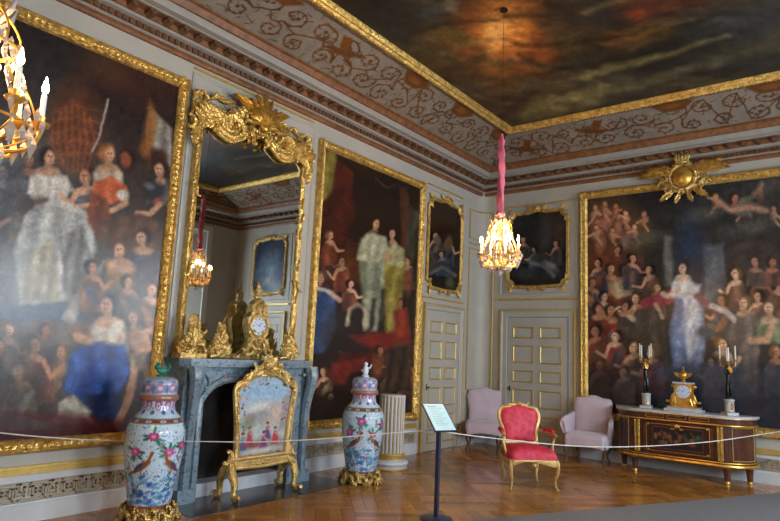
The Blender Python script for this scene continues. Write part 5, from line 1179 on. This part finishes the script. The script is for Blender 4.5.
# ---- red gilt armchair (front towards -y)
def cartouche(w0, w1, h0, h1, n=5):
    L_ = [(-w0, h0 + .02), (-w0 - .005, h0 + (h1 - h0) * .3), (-w1, h0 + (h1 - h0) * .62), (-w1 + .005, h1 - .09), (-w1 + .045, h1 - .035), (-w1 * .5, h1 - .02), (-.06, h1 + .012), (0, h1 + .018)]
    R_ = [(-a, b) for a, b in L_[-2::-1]]; bt = [(w0 * .6, h0), (0, h0 + .015), (-w0 * .6, h0)]
    return [(q.x, q.y) for q in smooth_path([(a, b, 0) for a, b in L_ + R_ + bt], n, True)]
def cushion(m, outline, P, t0, t1, rings=6, puff=1.0):
    cx = sum(p[0] for p in outline) / len(outline); cy = sum(p[1] for p in outline) / len(outline); rows = []
    for i in range(rings + 1):
        q = i / rings; s_ = math.cos(q * PI / 2) ** .5 if q < 1 else .02; rows.append([P(cx + (x - cx) * s_, cy + (y - cy) * s_, t0 + (t1 - t0) * math.sin(q * PI / 2) ** puff) for x, y in outline])
    m.grid(rows, close_u=True, caps=True)
def chair_legs(t, mat, W0, W1, dF, dB, H, s=1.0, detail=True):
    for x, y, fr_ in ((-W0, -dF, 1), (W0, -dF, 1), (-W1, dB, 0), (W1, dB, 0)):
        sx = 1 if x > 0 else -1; sy = -1 if fr_ else 1; m = MB()
        pts = [(x, y, H), (x + sx * .012, y + sy * .018, H - .06), (x + sx * .006, y + sy * .012, H - .16), (x - sx * .012, y - sy * .01, .14), (x - sx * .01, y - sy * .008, .07), (x + sx * .004, y + sy * .008, .03), (x + sx * .012, y + sy * .02, .016)]
        n = len(smooth_path(pts, 4)); m.tube(smooth_path(pts, 4), [s * (.03 - .017 * min(1, i / (n * .72))) if i < n - 6 else s * (.013 + .0014 * (i - n + 6)) for i in range(n)], 8)
        m.ball((x + sx * .010, y + sy * .018, .016), .019 * s, 8, 5, (1, 1, .8)); m.build('leg', mat, t, world=False)
def red_chair(loc, rz):
    t = thing('armchair', loc, 'red damask armchair with gilded cabriole legs standing alone on the parquet', 'chair', None, rz)
    chair_legs(t, 'gold_pale', .29, .23, .27, .25, .36, 1.0)
    seat = [(q.x, q.y) for q in smooth_path([(-.30, -.27, 0), (-.2, -.315, 0), (0, -.30, 0), (.2, -.315, 0), (.30, -.27, 0), (.31, 0, 0), (.25, .25, 0), (0, .27, 0), (-.25, .25, 0), (-.31, 0, 0)], 5, True)]
    m = MB(); rows = []
    N = len(seat)
    for dz, gr_ in ((0, 1.0), (0, 1.03), (-.02, 1.04), (-.05, 1.02), (-.05, .96)):
        rows.append([(x * gr_, y * gr_, .37 + dz - (.028 * math.cos(6 * PI * i / N) if dz < -.03 else 0)) for i, (x, y) in enumerate(seat)])
    m.grid(rows, close_u=True, caps=True); m.shell(PO, 0, .335, .05, -PI / 2, 2.6, .31); m.build('seat_rail', 'gold_pale', t, world=False)
    m = MB(); cushion(m, [(x * 1.01, y * 1.01) for x, y in seat], lambda u, v, w: (u, v, w), .355, .515, 8, .75); m.build('seat_cushion', 'damask', t, world=False)
    bk = cartouche(.22, .275, .50, .98); tilt = .22
    def PBk(u, v, w): return (u, .24 + (v - .45) * tilt - w, v)
    m = MB(); m.tube([PBk(x, y, 0) for x, y in bk], .021, 8, closed=True); m.tube([PBk(x * .94, .5 + (y - .5) * .96 + .01, .018) for x, y in bk], .008, 6, closed=True)
    for s_ in (-1, 1): m.tube(smooth_path([(s_ * .235, .24, .34), (s_ * .235, .25, .44), PBk(s_ * .222, .53, 0)], 4), .02, 8)
    m.shell(PBk, 0, .985, .045, PI / 2, 2.6, .015); m.scroll(PBk, .09, .985, .13, PI, 's', -1, .010, .02); m.scroll(PBk, -.09, .985, .13, 0, 's', 1, .010, .02); m.build('back_frame', 'gold_pale', t, world=False)
    m = MB(); cushion(m, [(x * .93, .52 + (y - .5) * .93) for x, y in bk], PBk, .0, .05, 6, .9); cushion(m, [(x * .93, .52 + (y - .5) * .93) for x, y in bk], PBk, .0, -.03, 4); m.build('backrest', 'damask', t, world=False)
    for s_ in (-1, 1):
        m = MB(); m.tube(smooth_path([(s_ * .27, .28, .655), (s_ * .315, .14, .66), (s_ * .335, -.02, .655), (s_ * .345, -.09, .645), (s_ * .34, -.11, .625)], 5), [.018] * 18 + [.02, .022, .024], 8); m.tube(smooth_path([(s_ * .335, -.07, .64), (s_ * .34, -.05, .58), (s_ * .318, -.06, .50), (s_ * .30, -.12, .40), (s_ * .30, -.13, .35)], 5), .018, 8)
        a = m.build('armrest', 'gold_pale', t, world=False); MB().tube(smooth_path([(s_ * .30, .20, .675), (s_ * .322, .12, .69), (s_ * .335, 0, .688), (s_ * .335, -.04, .67)], 4), [.012] + [.027] * 11 + [.012], 8).build('arm_pad', 'damask', a, world=False)
    return t
fdir = math.atan2(-.71, .70)
red_chair((2.385, 7.465, 0), fdir + PI / 2)

# ---- armchairs under lilac covers
def covered(loc, rz, label, arms):
    t = thing('covered_armchair', loc, label, 'chair', 'armchairs under lilac covers', rz); chair_legs(t, 'oak_leg', .29, .25, .26, .26, .33, .95)
    m = MB(); seat = [(q.x, q.y) for q in smooth_path([(-.31, -.28, 0), (-.2, -.31, 0), (0, -.315, 0), (.2, -.31, 0), (.31, -.28, 0), (.32, 0, 0), (.28, .27, 0), (0, .29, 0), (-.28, .27, 0), (-.32, 0, 0)], 5, True)]; N = len(seat)
    rows = []
    for z, gr_ in ((.27, 1.0), (.275, 1.01), (.33, 1.0), (.38, 1.01), (.43, 1.0), (.455, .95), (.468, .8), (.475, .5), (.478, .1)):
        rows.append([(x * gr_ * (1 + (.008 * math.sin(i * 1.7) if z < .36 else 0)), y * gr_ * (1 + (.008 * math.cos(i * 2.1) if z < .36 else 0)), z - (.02 * math.cos(5 * PI * i / N) if z < .28 else 0)) for i, (x, y) in enumerate(seat)])
    m.grid(rows, close_u=True, caps=True); m.build('seat', 'lilac', t, world=False)
    bk = cartouche(.27, .31, .44, 1.03)
    def PBk(u, v, w): return (u, .25 + (v - .45) * .16 - w, v)
    m = MB(); cushion(m, bk, PBk, .0, .085, 7, .7); cushion(m, bk, PBk, .0, -.05, 5, .8); m.build('backrest', 'lilac', t, world=False)
    if arms:
        for s_ in (-1, 1):
            m = MB(); ring = smooth_path([(s_ * .30, .26, .44), (s_ * .30, .28, .72), (s_ * .34, .10, .70), (s_ * .37, -.12, .66), (s_ * .38, -.16, .60), (s_ * .35, -.12, .50), (s_ * .33, -.10, .42)], 5)
            rows = [[(q.x - s_ * .035, q.y, q.z - .01), (q.x - s_ * .02, q.y, q.z + .022), (q.x + s_ * .02, q.y, q.z + .022), (q.x + s_ * .035, q.y, q.z - .01), (q.x * .97, q.y * .9 + .02, .42), (q.x * .90, q.y * .9 + .02, .42)] for q in ring]; m.grid(rows, close_u=True, caps=True); m.build('armrest', 'lilac', t, world=False)
    return t
covered((.45, 9.84, 0), math.radians(30), 'lilac-covered armchair in the corner between the two doors, left of the red chair', False)
covered((2.29, 9.96, 0), math.radians(6), 'lilac-covered armchair with covered arms between the door and the sideboard', True)

# ---- sideboard
cm = thing('sideboard', (3.65, D - .10, 0), 'mahogany sideboard with rounded ends, gilt mounts and a white marble top', 'sideboard')
def plan(hw, dep, k=12, rr=.42):
    """straight front, ends swept back in quarter ellipses; front towards -y, back at y = 0"""
    pts = [(-hw, 0)]
    for i in range(k + 1): a = PI / 2 * i / k; pts.append((-hw + rr * (1 - math.cos(a)), -dep + (dep - .06) * (1 - math.sin(a))))
    for i in range(k + 1): a = PI / 2 * (1 - i / k); pts.append((hw - rr * (1 - math.cos(a)), -dep + (dep - .06) * (1 - math.sin(a))))
    pts.append((hw, 0)); return pts
Pz = lambda u, v, w: (u, v, w)
MB().prism(plan(.99, .55), Pz, .895, .93).build('marble_top', 'white_marble', cm, smooth=False, world=False)
MB().prism(plan(.93, .50), Pz, .25, .86).build('body', 'mahogany', cm, smooth=False, world=False)
MB().prism(plan(.96, .525), Pz, .80, .895).build('frieze', 'mahogany', cm, smooth=False, world=False)
m = MB()
for off, z, r_ in ((.965, .795, .012), (.95, .245, .022), (.94, .285, .009), (.975, .89, .007)):
    m.tube([(x, y, z) for x, y in plan(off, .50 + off - .93 + .008)], r_, 8)
for x in (-.80, -.66, -.3, 0, .3, .66, .80):
    if abs(x) < .6: m.box((x - .13, -.538, .825), (x + .13, -.533, .83)); m.box((x - .13, -.538, .868), (x + .13, -.533, .873)); m.box((x - .13, -.538, .825), (x - .125, -.533, .873)); m.box((x + .125, -.538, .825), (x + .13, -.533, .873))
m.build('gilt_bands', 'gold', cm, world=False)
# central door with marquetry, and its gilt border
dr = MB().box((-.49, -.515, .30), (.49, -.49, .78)).build('door', 'mahogany_dark', cm, smooth=False, world=False)
def marq(co, U, V):
    p = Paint(U, V, (62, 28, 22)); g = random.Random(8); p.poly([(-.36, .37), (.36, .37), (.36, .71), (-.36, .71)], (30, 26, 26), .006)
    for k in range(26):
        x, y = g.uniform(-.30, .30), .54 + g.uniform(-.07, .07); p.ell(x, y, g.uniform(.02, .05), g.uniform(.012, .03), g.choice(((136, 62, 40), (112, 84, 60), (52, 60, 52), (150, 96, 52), (60, 74, 66))), g.uniform(0, 3), .35)
    for x in (-.2, 0, .2): p.ell(x, .47, .05, .02, (130, 60, 36), 0, .3); p.line([(x, .47), (x + .03, .58), (x - .02, .65)], .006, (120, 90, 60), .004)
    p.line([(-.34, .39), (.34, .39), (.34, .69), (-.34, .69), (-.34, .39)], .004, (120, 70, 46), .003); p.grain(.15, .05, 4); return p.c
o = canvas_mesh('marquetry_panel', PO, -.42, .34, .42, .74, .518, .008, marq, 'marquetry', dr, 1.0); o.matrix_parent_inverse = Matrix.Identity(4)
MB().mould(PO, rect(-.47, .32, .47, .76), [(0, .515), (0, .522), (.035, .522), (.04, .515)]).build('inlaid_border', 'mahogany', dr, world=False)
m = MB().mould(PO, rect(-.43, .345, .43, .735), [(0, .515), (0, .524), (.006, .526), (.009, .515)])
for x in (-.40, .40):
    for z in (.36, .72): m.ball((x, -.525, z), .016, 8, 5)
m.shell(PO, 0, .70, .05, PI / 2, 2.4, .52); m.leaf(PO, -.03, .68, .06, PI, .3, .52, .1); m.leaf(PO, .03, .68, .06, 0, .3, .52, .1); m.build('gilt_border', 'gold', dr, world=False)
for x in (-.56, .56):        # corner mounts of chained rings
    m = MB(); m.tube([(x - .032, -.515, .31), (x - .032, -.515, .77)], .006, 5); m.tube([(x + .032, -.515, .31), (x + .032, -.515, .77)], .006, 5)
    for k in range(10):
        z = .33 + k * .047; m.tube([(x + .02 * math.cos(a), -.52, z + .024 * math.sin(a)) for a in [2 * PI * i / 10 for i in range(10)]], .006, 5, closed=True); m.ball((x, -.518, z), .009, 6, 4)
    m.build('gilt_pilaster', 'gold', cm, world=False)
def endpos(q, s_, off=.008):   # point on the curved end; q 0 at the front, 1 at the wall
    a = PI / 2 * (1 - q); hw, dep, rr = .93, .50, .42; x = hw - rr * (1 - math.cos(a)); y = -dep + (dep - .06) * (1 - math.sin(a)); return (s_ * (x + off * math.cos(a)), y - off * math.sin(a))
for s_ in (-1, 1):
    m = MB()
    for q in (.30, .86): x, y = endpos(q, s_); m.tube([(x, y, .32), (x, y, .77)], .007, 6)
    for z in (.32, .77): m.tube([endpos(.30 + .56 * i / 8, s_) + (z,) for i in range(9)], .007, 6)
    m.build('end_panel_border', 'gold_line', cm, world=False)
    e = MB(); rows = [[endpos(.34 + .48 * i / 8, s_, .004) + (z,) for i in range(9)] for z in (.35, .74)]; e.grid(rows); rows2 = [[endpos(.34 + .48 * i / 8, s_, -.004) + (z,) for i in range(9)] for z in (.35, .74)]; e.grid(rows2); e.build('end_panel', 'mahogany', cm, world=False)
for (x, y) in ((-.62, -.44), (.62, -.44), (-.86, -.17), (.86, -.17)):
    m = MB(); rows = [[(x + r_ * math.cos(a) * (1 - .12 * (j % 2)), y + r_ * math.sin(a) * (1 - .12 * (j % 2)), z) for j, a in enumerate([2 * PI * j / 20 for j in range(20)])] for r_, z in ((.03, 0), (.034, .03), (.05, .20), (.055, .235), (.055, .26))]; m.grid(rows, close_u=True, caps=True); lg = m.build('leg', 'mahogany', cm, smooth=False, world=False)
    MB().lathe([(.056, .205), (.061, .215), (.056, .225)], (x, y, 0), 16).build('gilt_collar', 'gold', lg, world=False)
    MB().lathe([(.03, 0), (.037, .005), (.037, .03), (.033, .035)], (x, y, 0), 16).build('gilt_shoe', 'gold', lg, world=False)

# ---- clock on the sideboard
ck = thing('table_clock', (3.69, D - .30, .93), 'gilt and white marble clock with an eagle-topped globe in the middle of the sideboard', 'clock')
MB().box((-.26, -.12, 0), (.26, .12, .03)).box((-.22, -.10, .03), (.22, .10, .06)).build('marble_base', 'white_marble', ck, smooth=False, world=False)
m = MB(); m.box((-.23, -.115, .055), (.23, .105, .068)); m.box((-.13, -.07, .06), (.13, .07, .11)); m.prism([(-.16, .1), (-.12, .19), (-.13, .33), (-.11, .40), (.11, .40), (.13, .33), (.12, .19), (.16, .1)], PO, -.06, .06)
for s_ in (-1, 1): m.scroll(PO, s_ * .15, .2, .24, PI / 2 + s_ * .25, 's', -s_, .024, .05); m.leaf(PO, s_ * .15, .07, .14, PI / 2 + s_ * .3, .3, .07, .2); m.ball((s_ * .15, 0, .36), .03); m.leaf(PO, s_ * .10, .12, .1, -PI / 2 + s_ * 1.1, .3, .07, .2)
m.build('case', 'gold', ck, world=False)
MB().box((-.14, -.08, .40), (.14, .08, .425)).build('marble_cornice', 'white_marble', ck, smooth=False, world=False)
m = MB(); m.lathe([(.05, .425), (.03, .44), (.02, .46), (.04, .48)], k=14); m.ball((0, 0, .53), .065, 14, 9)
for k in (-1, 1): m.leaf(PO, k * .04, .50, .11, PI / 2 - k * .9, .3, .02, .2)
m.lathe([(.02, .59), (.012, .61), (.022, .63), (.004, .66)], k=10); m.build('finial', 'gold', ck, world=False)
def dial(parent, P, cu, cv, R, w, rx=1.0):
    rows = [[P(cu + r_ * rx * math.cos(2 * PI * j / 32), cv + r_ * math.sin(2 * PI * j / 32), w + h) for j in range(32)] for r_, h in ((R, 0), (R * .97, .006), (R * .5, .011), (.001, .012))]
    d_ = MB().grid(rows, close_u=True, caps=True).build('dial', 'enamel', parent, world=False)
    m = MB()
    for k in range(12):
        a = k * PI / 6; c, s_ = math.cos(a), math.sin(a)
        for e in ((-.05, 0, .05) if k % 3 == 0 else (0,)): m.tube([P(cu + (c * R * .68 - s_ * R * e) * rx, cv + s_ * R * .68 + c * R * e, w + .011), P(cu + (c * R * .86 - s_ * R * e) * rx, cv + s_ * R * .86 + c * R * e, w + .009)], R * .028, 4)
    m.build('numerals', 'enamel_blue', d_, world=False)
    m = MB(); m.tube([P(cu, cv, w + .015), P(cu + R * .28 * rx, cv + R * .4, w + .015)], R * .03, 4); m.tube([P(cu, cv, w + .015), P(cu - R * .6 * rx, cv + R * .25, w + .015)], R * .022, 4); m.ball(P(cu, cv, w + .014), R * .06, 6, 4); m.build('hands', 'bronze_black', d_, world=False)
    MB().tube([P(cu + R * 1.05 * rx * math.cos(2 * PI * j / 32), cv + R * 1.05 * math.sin(2 * PI * j / 32), w) for j in range(32)], R * .09, 6, closed=True).build('bezel', 'gold', d_, world=False)
dial(ck, PO, 0, .285, .10, .062)

# ---- candelabra
def candelabrum(loc, rz, label):
    t = thing('candelabrum', loc, label, 'candelabra', 'candelabra on the sideboard', rz)
    MB().box((-.085, -.085, 0), (.085, .085, .035)).lathe([(.07, .035), (.062, .05), (.062, .19), (.072, .205), (.07, .22)], k=28).build('marble_drum', 'white_marble', t, world=False)
    m = MB(); m.lathe([(.071, .035), (.075, .042), (.071, .05)], k=28).lathe([(.063, .19), (.068, .196), (.063, .2)], k=28); m.leaf(PO, 0, .07, .10, PI / 2, .25, .06, .05); m.leaf(PO, 0, .17, .10, -PI / 2, .18, .062, .05); m.build('gilt_mounts', 'gold', t, world=False)
    # dark bronze figure holding up the branches
    m = MB(); m.lathe([(.055, .215), (.05, .24), (.02, .25)], k=14)
    m.tube(smooth_path([(-.018, 0, .24), (-.02, -.01, .33), (-.014, 0, .42), (0, 0, .46), (0, .002, .54), (0, 0, .585), (0, 0, .60)], 4), [.014, .015, .017, .018, .018, .018, .02, .022, .024, .026, .028, .03, .032, .033, .034, .034, .034, .034, .033, .03, .026, .02, .013, .011, .011], 8)
    m.tube(smooth_path([(.022, 0, .24), (.03, -.012, .33), (.02, 0, .42), (.01, 0, .46)], 4), [.013, .013, .015, .017, .017, .018, .02, .022, .023, .024, .024, .024, .024], 8); m.ball((0, -.004, .625), .026, 10, 8, (1, 1, 1.2))
    for s_ in (-1, 1): m.tube(smooth_path([(s_ * .03, 0, .575), (s_ * .06, -.01, .60), (s_ * .05, -.02, .67), (s_ * .02, -.02, .72)], 4), .009, 6)
    m.prism([(-.04, .24), (.045, .24), (.03, .46), (-.03, .46)], PO, -.022, .0); m.build('bronze_figure', 'bronze_black', t, world=False)
    m = MB(); m.lathe([(.02, .70), (.035, .72), (.02, .74), (.012, .76)], k=12); m.leaf(PO, 0, .70, .12, -PI / 2 + .3, .3, .02, .2)
    ps = []
    for i in range(4):
        a = PI / 4 + i * PI / 2 + .35; c, s_ = math.cos(a), math.sin(a); R = .10; h = .74 + .03 * (i % 2); ps.append((R * c, R * s_, h + .02)); m.tube(smooth_path([(0, 0, .72), (.05 * c, .05 * s_, .69), (.09 * c, .09 * s_, .70), (R * c, R * s_, h)], 5), .007, 6); m.lathe([(.006, h - .01), (.022, h + .005), (.01, h + .012), (.014, h + .03), (.01, h + .03)], (R * c, R * s_, 0), 10)
    m.build('gilt_branches', 'gold', t, world=False)
    for x, y, z in ps: MB().lathe([(.0105, z), (.0095, z + .20), (.002, z + .205)], (x, y, 0), 8).build('candle', 'wax', t, world=False)
    return t
candelabrum((3.14, D - .28, .93), .1, 'four-light candelabrum with a dark bronze figure on the left end of the sideboard')
candelabrum((4.29, D - .28, .93), .7, 'four-light candelabrum with a dark bronze figure on the right end of the sideboard')

# ---- gilt things on the mantelpiece (parts laid out against the mirror, u = y, w = towards the room)
def PM(u, v, w): return (w, u, v)
mc = thing('mantel_clock', (.23, 4.68, MT + .002), 'rococo gilt mantel clock with a pale blue-white dial in front of the mirror', 'clock')
L_ = [(-.13, .06), (-.14, .12), (-.09, .20), (-.11, .30), (-.14, .40), (-.12, .49), (-.07, .54), (-.08, .62), (-.05, .67), (0, .69)]
ol = [(q.x, q.y) for q in smooth_path([(a, b, 0) for a, b in L_ + [(-a, b) for a, b in L_[-2::-1]]], 3)]
MB().prism(ol, PM, -.06, .05).build('case', 'gold_bronze', mc, world=False)
m = MB()
m.tube([PM(x, y, .06) for x, y in ol], .018, 7)
for s_ in (-1, 1):
    m.scroll(PM, s_ * .13, .40, .24, PI / 2, 'c', s_, .022, .08); m.scroll(PM, s_ * .13, .17, .24, PI / 2 + s_ * .3, 's', -s_, .026, .08); m.scroll(PM, s_ * .12, .06, .20, s_ * -.4 + (PI if s_ > 0 else 0), 'c', -s_, .024, .09); m.scroll(PM, s_ * .09, .62, .16, PI / 2 + s_ * .5, 'c', s_, .018, .07)
    for k in range(6): m.leaf(PM, s_ * .11, .12 + .075 * k, .07, PI / 2 - s_ * (.9 - .2 * k), .3, .07, .3)
    m.tube(smooth_path([PM(s_ * .12, .10, .0), PM(s_ * .18, .05, .05), PM(s_ * .20, .012, .09)], 4), .022, 7); m.tube(smooth_path([PM(s_ * .12, .10, -.05), PM(s_ * .18, .05, -.07), PM(s_ * .20, .012, -.09)], 4), .018, 7)
m.rocaille(PM, 0, .16, .10, .07, 9, 12, .09, .08, True); m.rocaille(PM, 0, .60, .05, .06, 6, 14, .08, .08, True); m.shell(PM, 0, .62, .08, PI / 2, 2.2, .07)
m.build('scrollwork', 'gold_fine', mc, world=False)
m = MB(); m.lathe([(.05, .66), (.045, .70), (.03, .76)], (.0, 0, 0), 12); m.ball(PM(0, .76, 0), .045, 10, 7); m.rocaille(PM, 0, .83, .05, .06, 7, 15, .02, .07, True); m.tube([PM(0, .74, 0), PM(.0, .82, .0), PM(.01, .88, .0)], [.03, .02, .012], 7); m.ball(PM(.01, .90, .01), .022, 8, 6)
m.build('figure_finial', 'gold_fine', mc, world=False)
dial(mc, PM, 0, .385, .105, .068)
def firepiece(y, h, wdt, seed, label, plinth):
    t = thing('gilt_ornament', (.22, y, MT + .002), label, 'ornament', 'gilt bronzes on the mantelpiece'); m = MB(); g = random.Random(seed)
    if plinth: m.box((-wdt, .0, -.08), (wdt, .05, .08), PM)
    else: m.tube([PM(-wdt, .02, 0), PM(0, .035, .03), PM(wdt, .02, 0)], .02, 7)
    m.build('base', 'gold_bronze', t, world=False)
    m = MB(); n = 15
    for k in range(n):
        q = k / n; hw = wdt * (1 - q) ** 2.2; z = .05 + h * q * .85
        for s_ in (-1, 1): m.leaf(PM, s_ * hw * .5, z, .11 * (1.15 - q * .5), PI / 2 - s_ * (1.1 - .6 * q) + g.uniform(-.3, .3), .32, g.uniform(.0, .05), .4); 
        if k % 3 == 0: m.scroll(PM, g.uniform(-hw, hw), z, .15 * (1.2 - q), g.uniform(0, 6), 's', 1, .017, .05)
    m.tube(smooth_path([PM(-wdt * .3, .05, 0), PM(wdt * .25, h * .3, .02), PM(-wdt * .2, h * .6, 0), PM(.0, h * .9, 0)], 5), [.05 - .002 * i for i in range(16)], 8); m.ball(PM(.0, h * .95, 0), .032, 9, 7)
    m.rocaille(PM, 0, .12, wdt * .9, .07, 10, seed, .04, .1, True); m.build('leaf_work', 'gold_fine', t, world=False)
    m = MB()
    if seed == 41:                       # seated winged figure
        m.tube(smooth_path([PM(-.02, .12, .05), PM(.0, .22, .05), PM(.01, .31, .04), PM(.01, .36, .04)], 4), [.05, .05, .05, .048, .045, .045, .045, .045, .04, .03, .02, .018, .018], 8); m.ball(PM(.01, .40, .04), .034, 9, 7); m.tube(smooth_path([PM(.0, .13, .06), PM(.08, .14, .10), PM(.12, .06, .10)], 4), .026, 7); m.tube(smooth_path([PM(.03, .31, .05), PM(.10, .26, .07), PM(.14, .30, .07)], 4), .016, 6); m.tube(smooth_path([PM(-.02, .31, .05), PM(-.07, .38, .05), PM(-.04, .46, .05)], 4), .016, 6)
    else:
        for k in range(3): m.lathe([(.008, 0), (.03, .015), (.014, .025), (.018, .05), (.012, .05)], PM((k - 1) * wdt * .6, h * (.55 + .25 * (k == 1)), .05), 10)
    m.build('figure' if seed == 41 else 'sockets', 'gold_fine', t, world=False); return t
firepiece(3.84, .44, .16, 41, 'gilt bronze seated figure group at the left end of the mantelpiece', True)
firepiece(4.20, .36, .10, 42, 'pointed gilt bronze leaf ornament left of the mantel clock', False)
firepiece(5.22, .36, .11, 43, 'gilt bronze leaf ornament at the right end of the mantelpiece', False)

# ------------------------------------------------------------------ colour management
vs = scn.view_settings; vs.view_transform = 'Standard'; vs.look = 'None'; vs.gamma = 1; vs.use_curve_mapping = False; vs.exposure = EXPO
scn.display_settings.display_device = 'sRGB'
scn.cycles.max_bounces = 8; scn.cycles.diffuse_bounces = 5; scn.cycles.glossy_bounces = 4; scn.cycles.transmission_bounces = 4; scn.cycles.use_denoising = True
scn.cycles.sample_clamp_indirect = 4; scn.cycles.caustics_reflective = False; scn.cycles.caustics_refractive = False
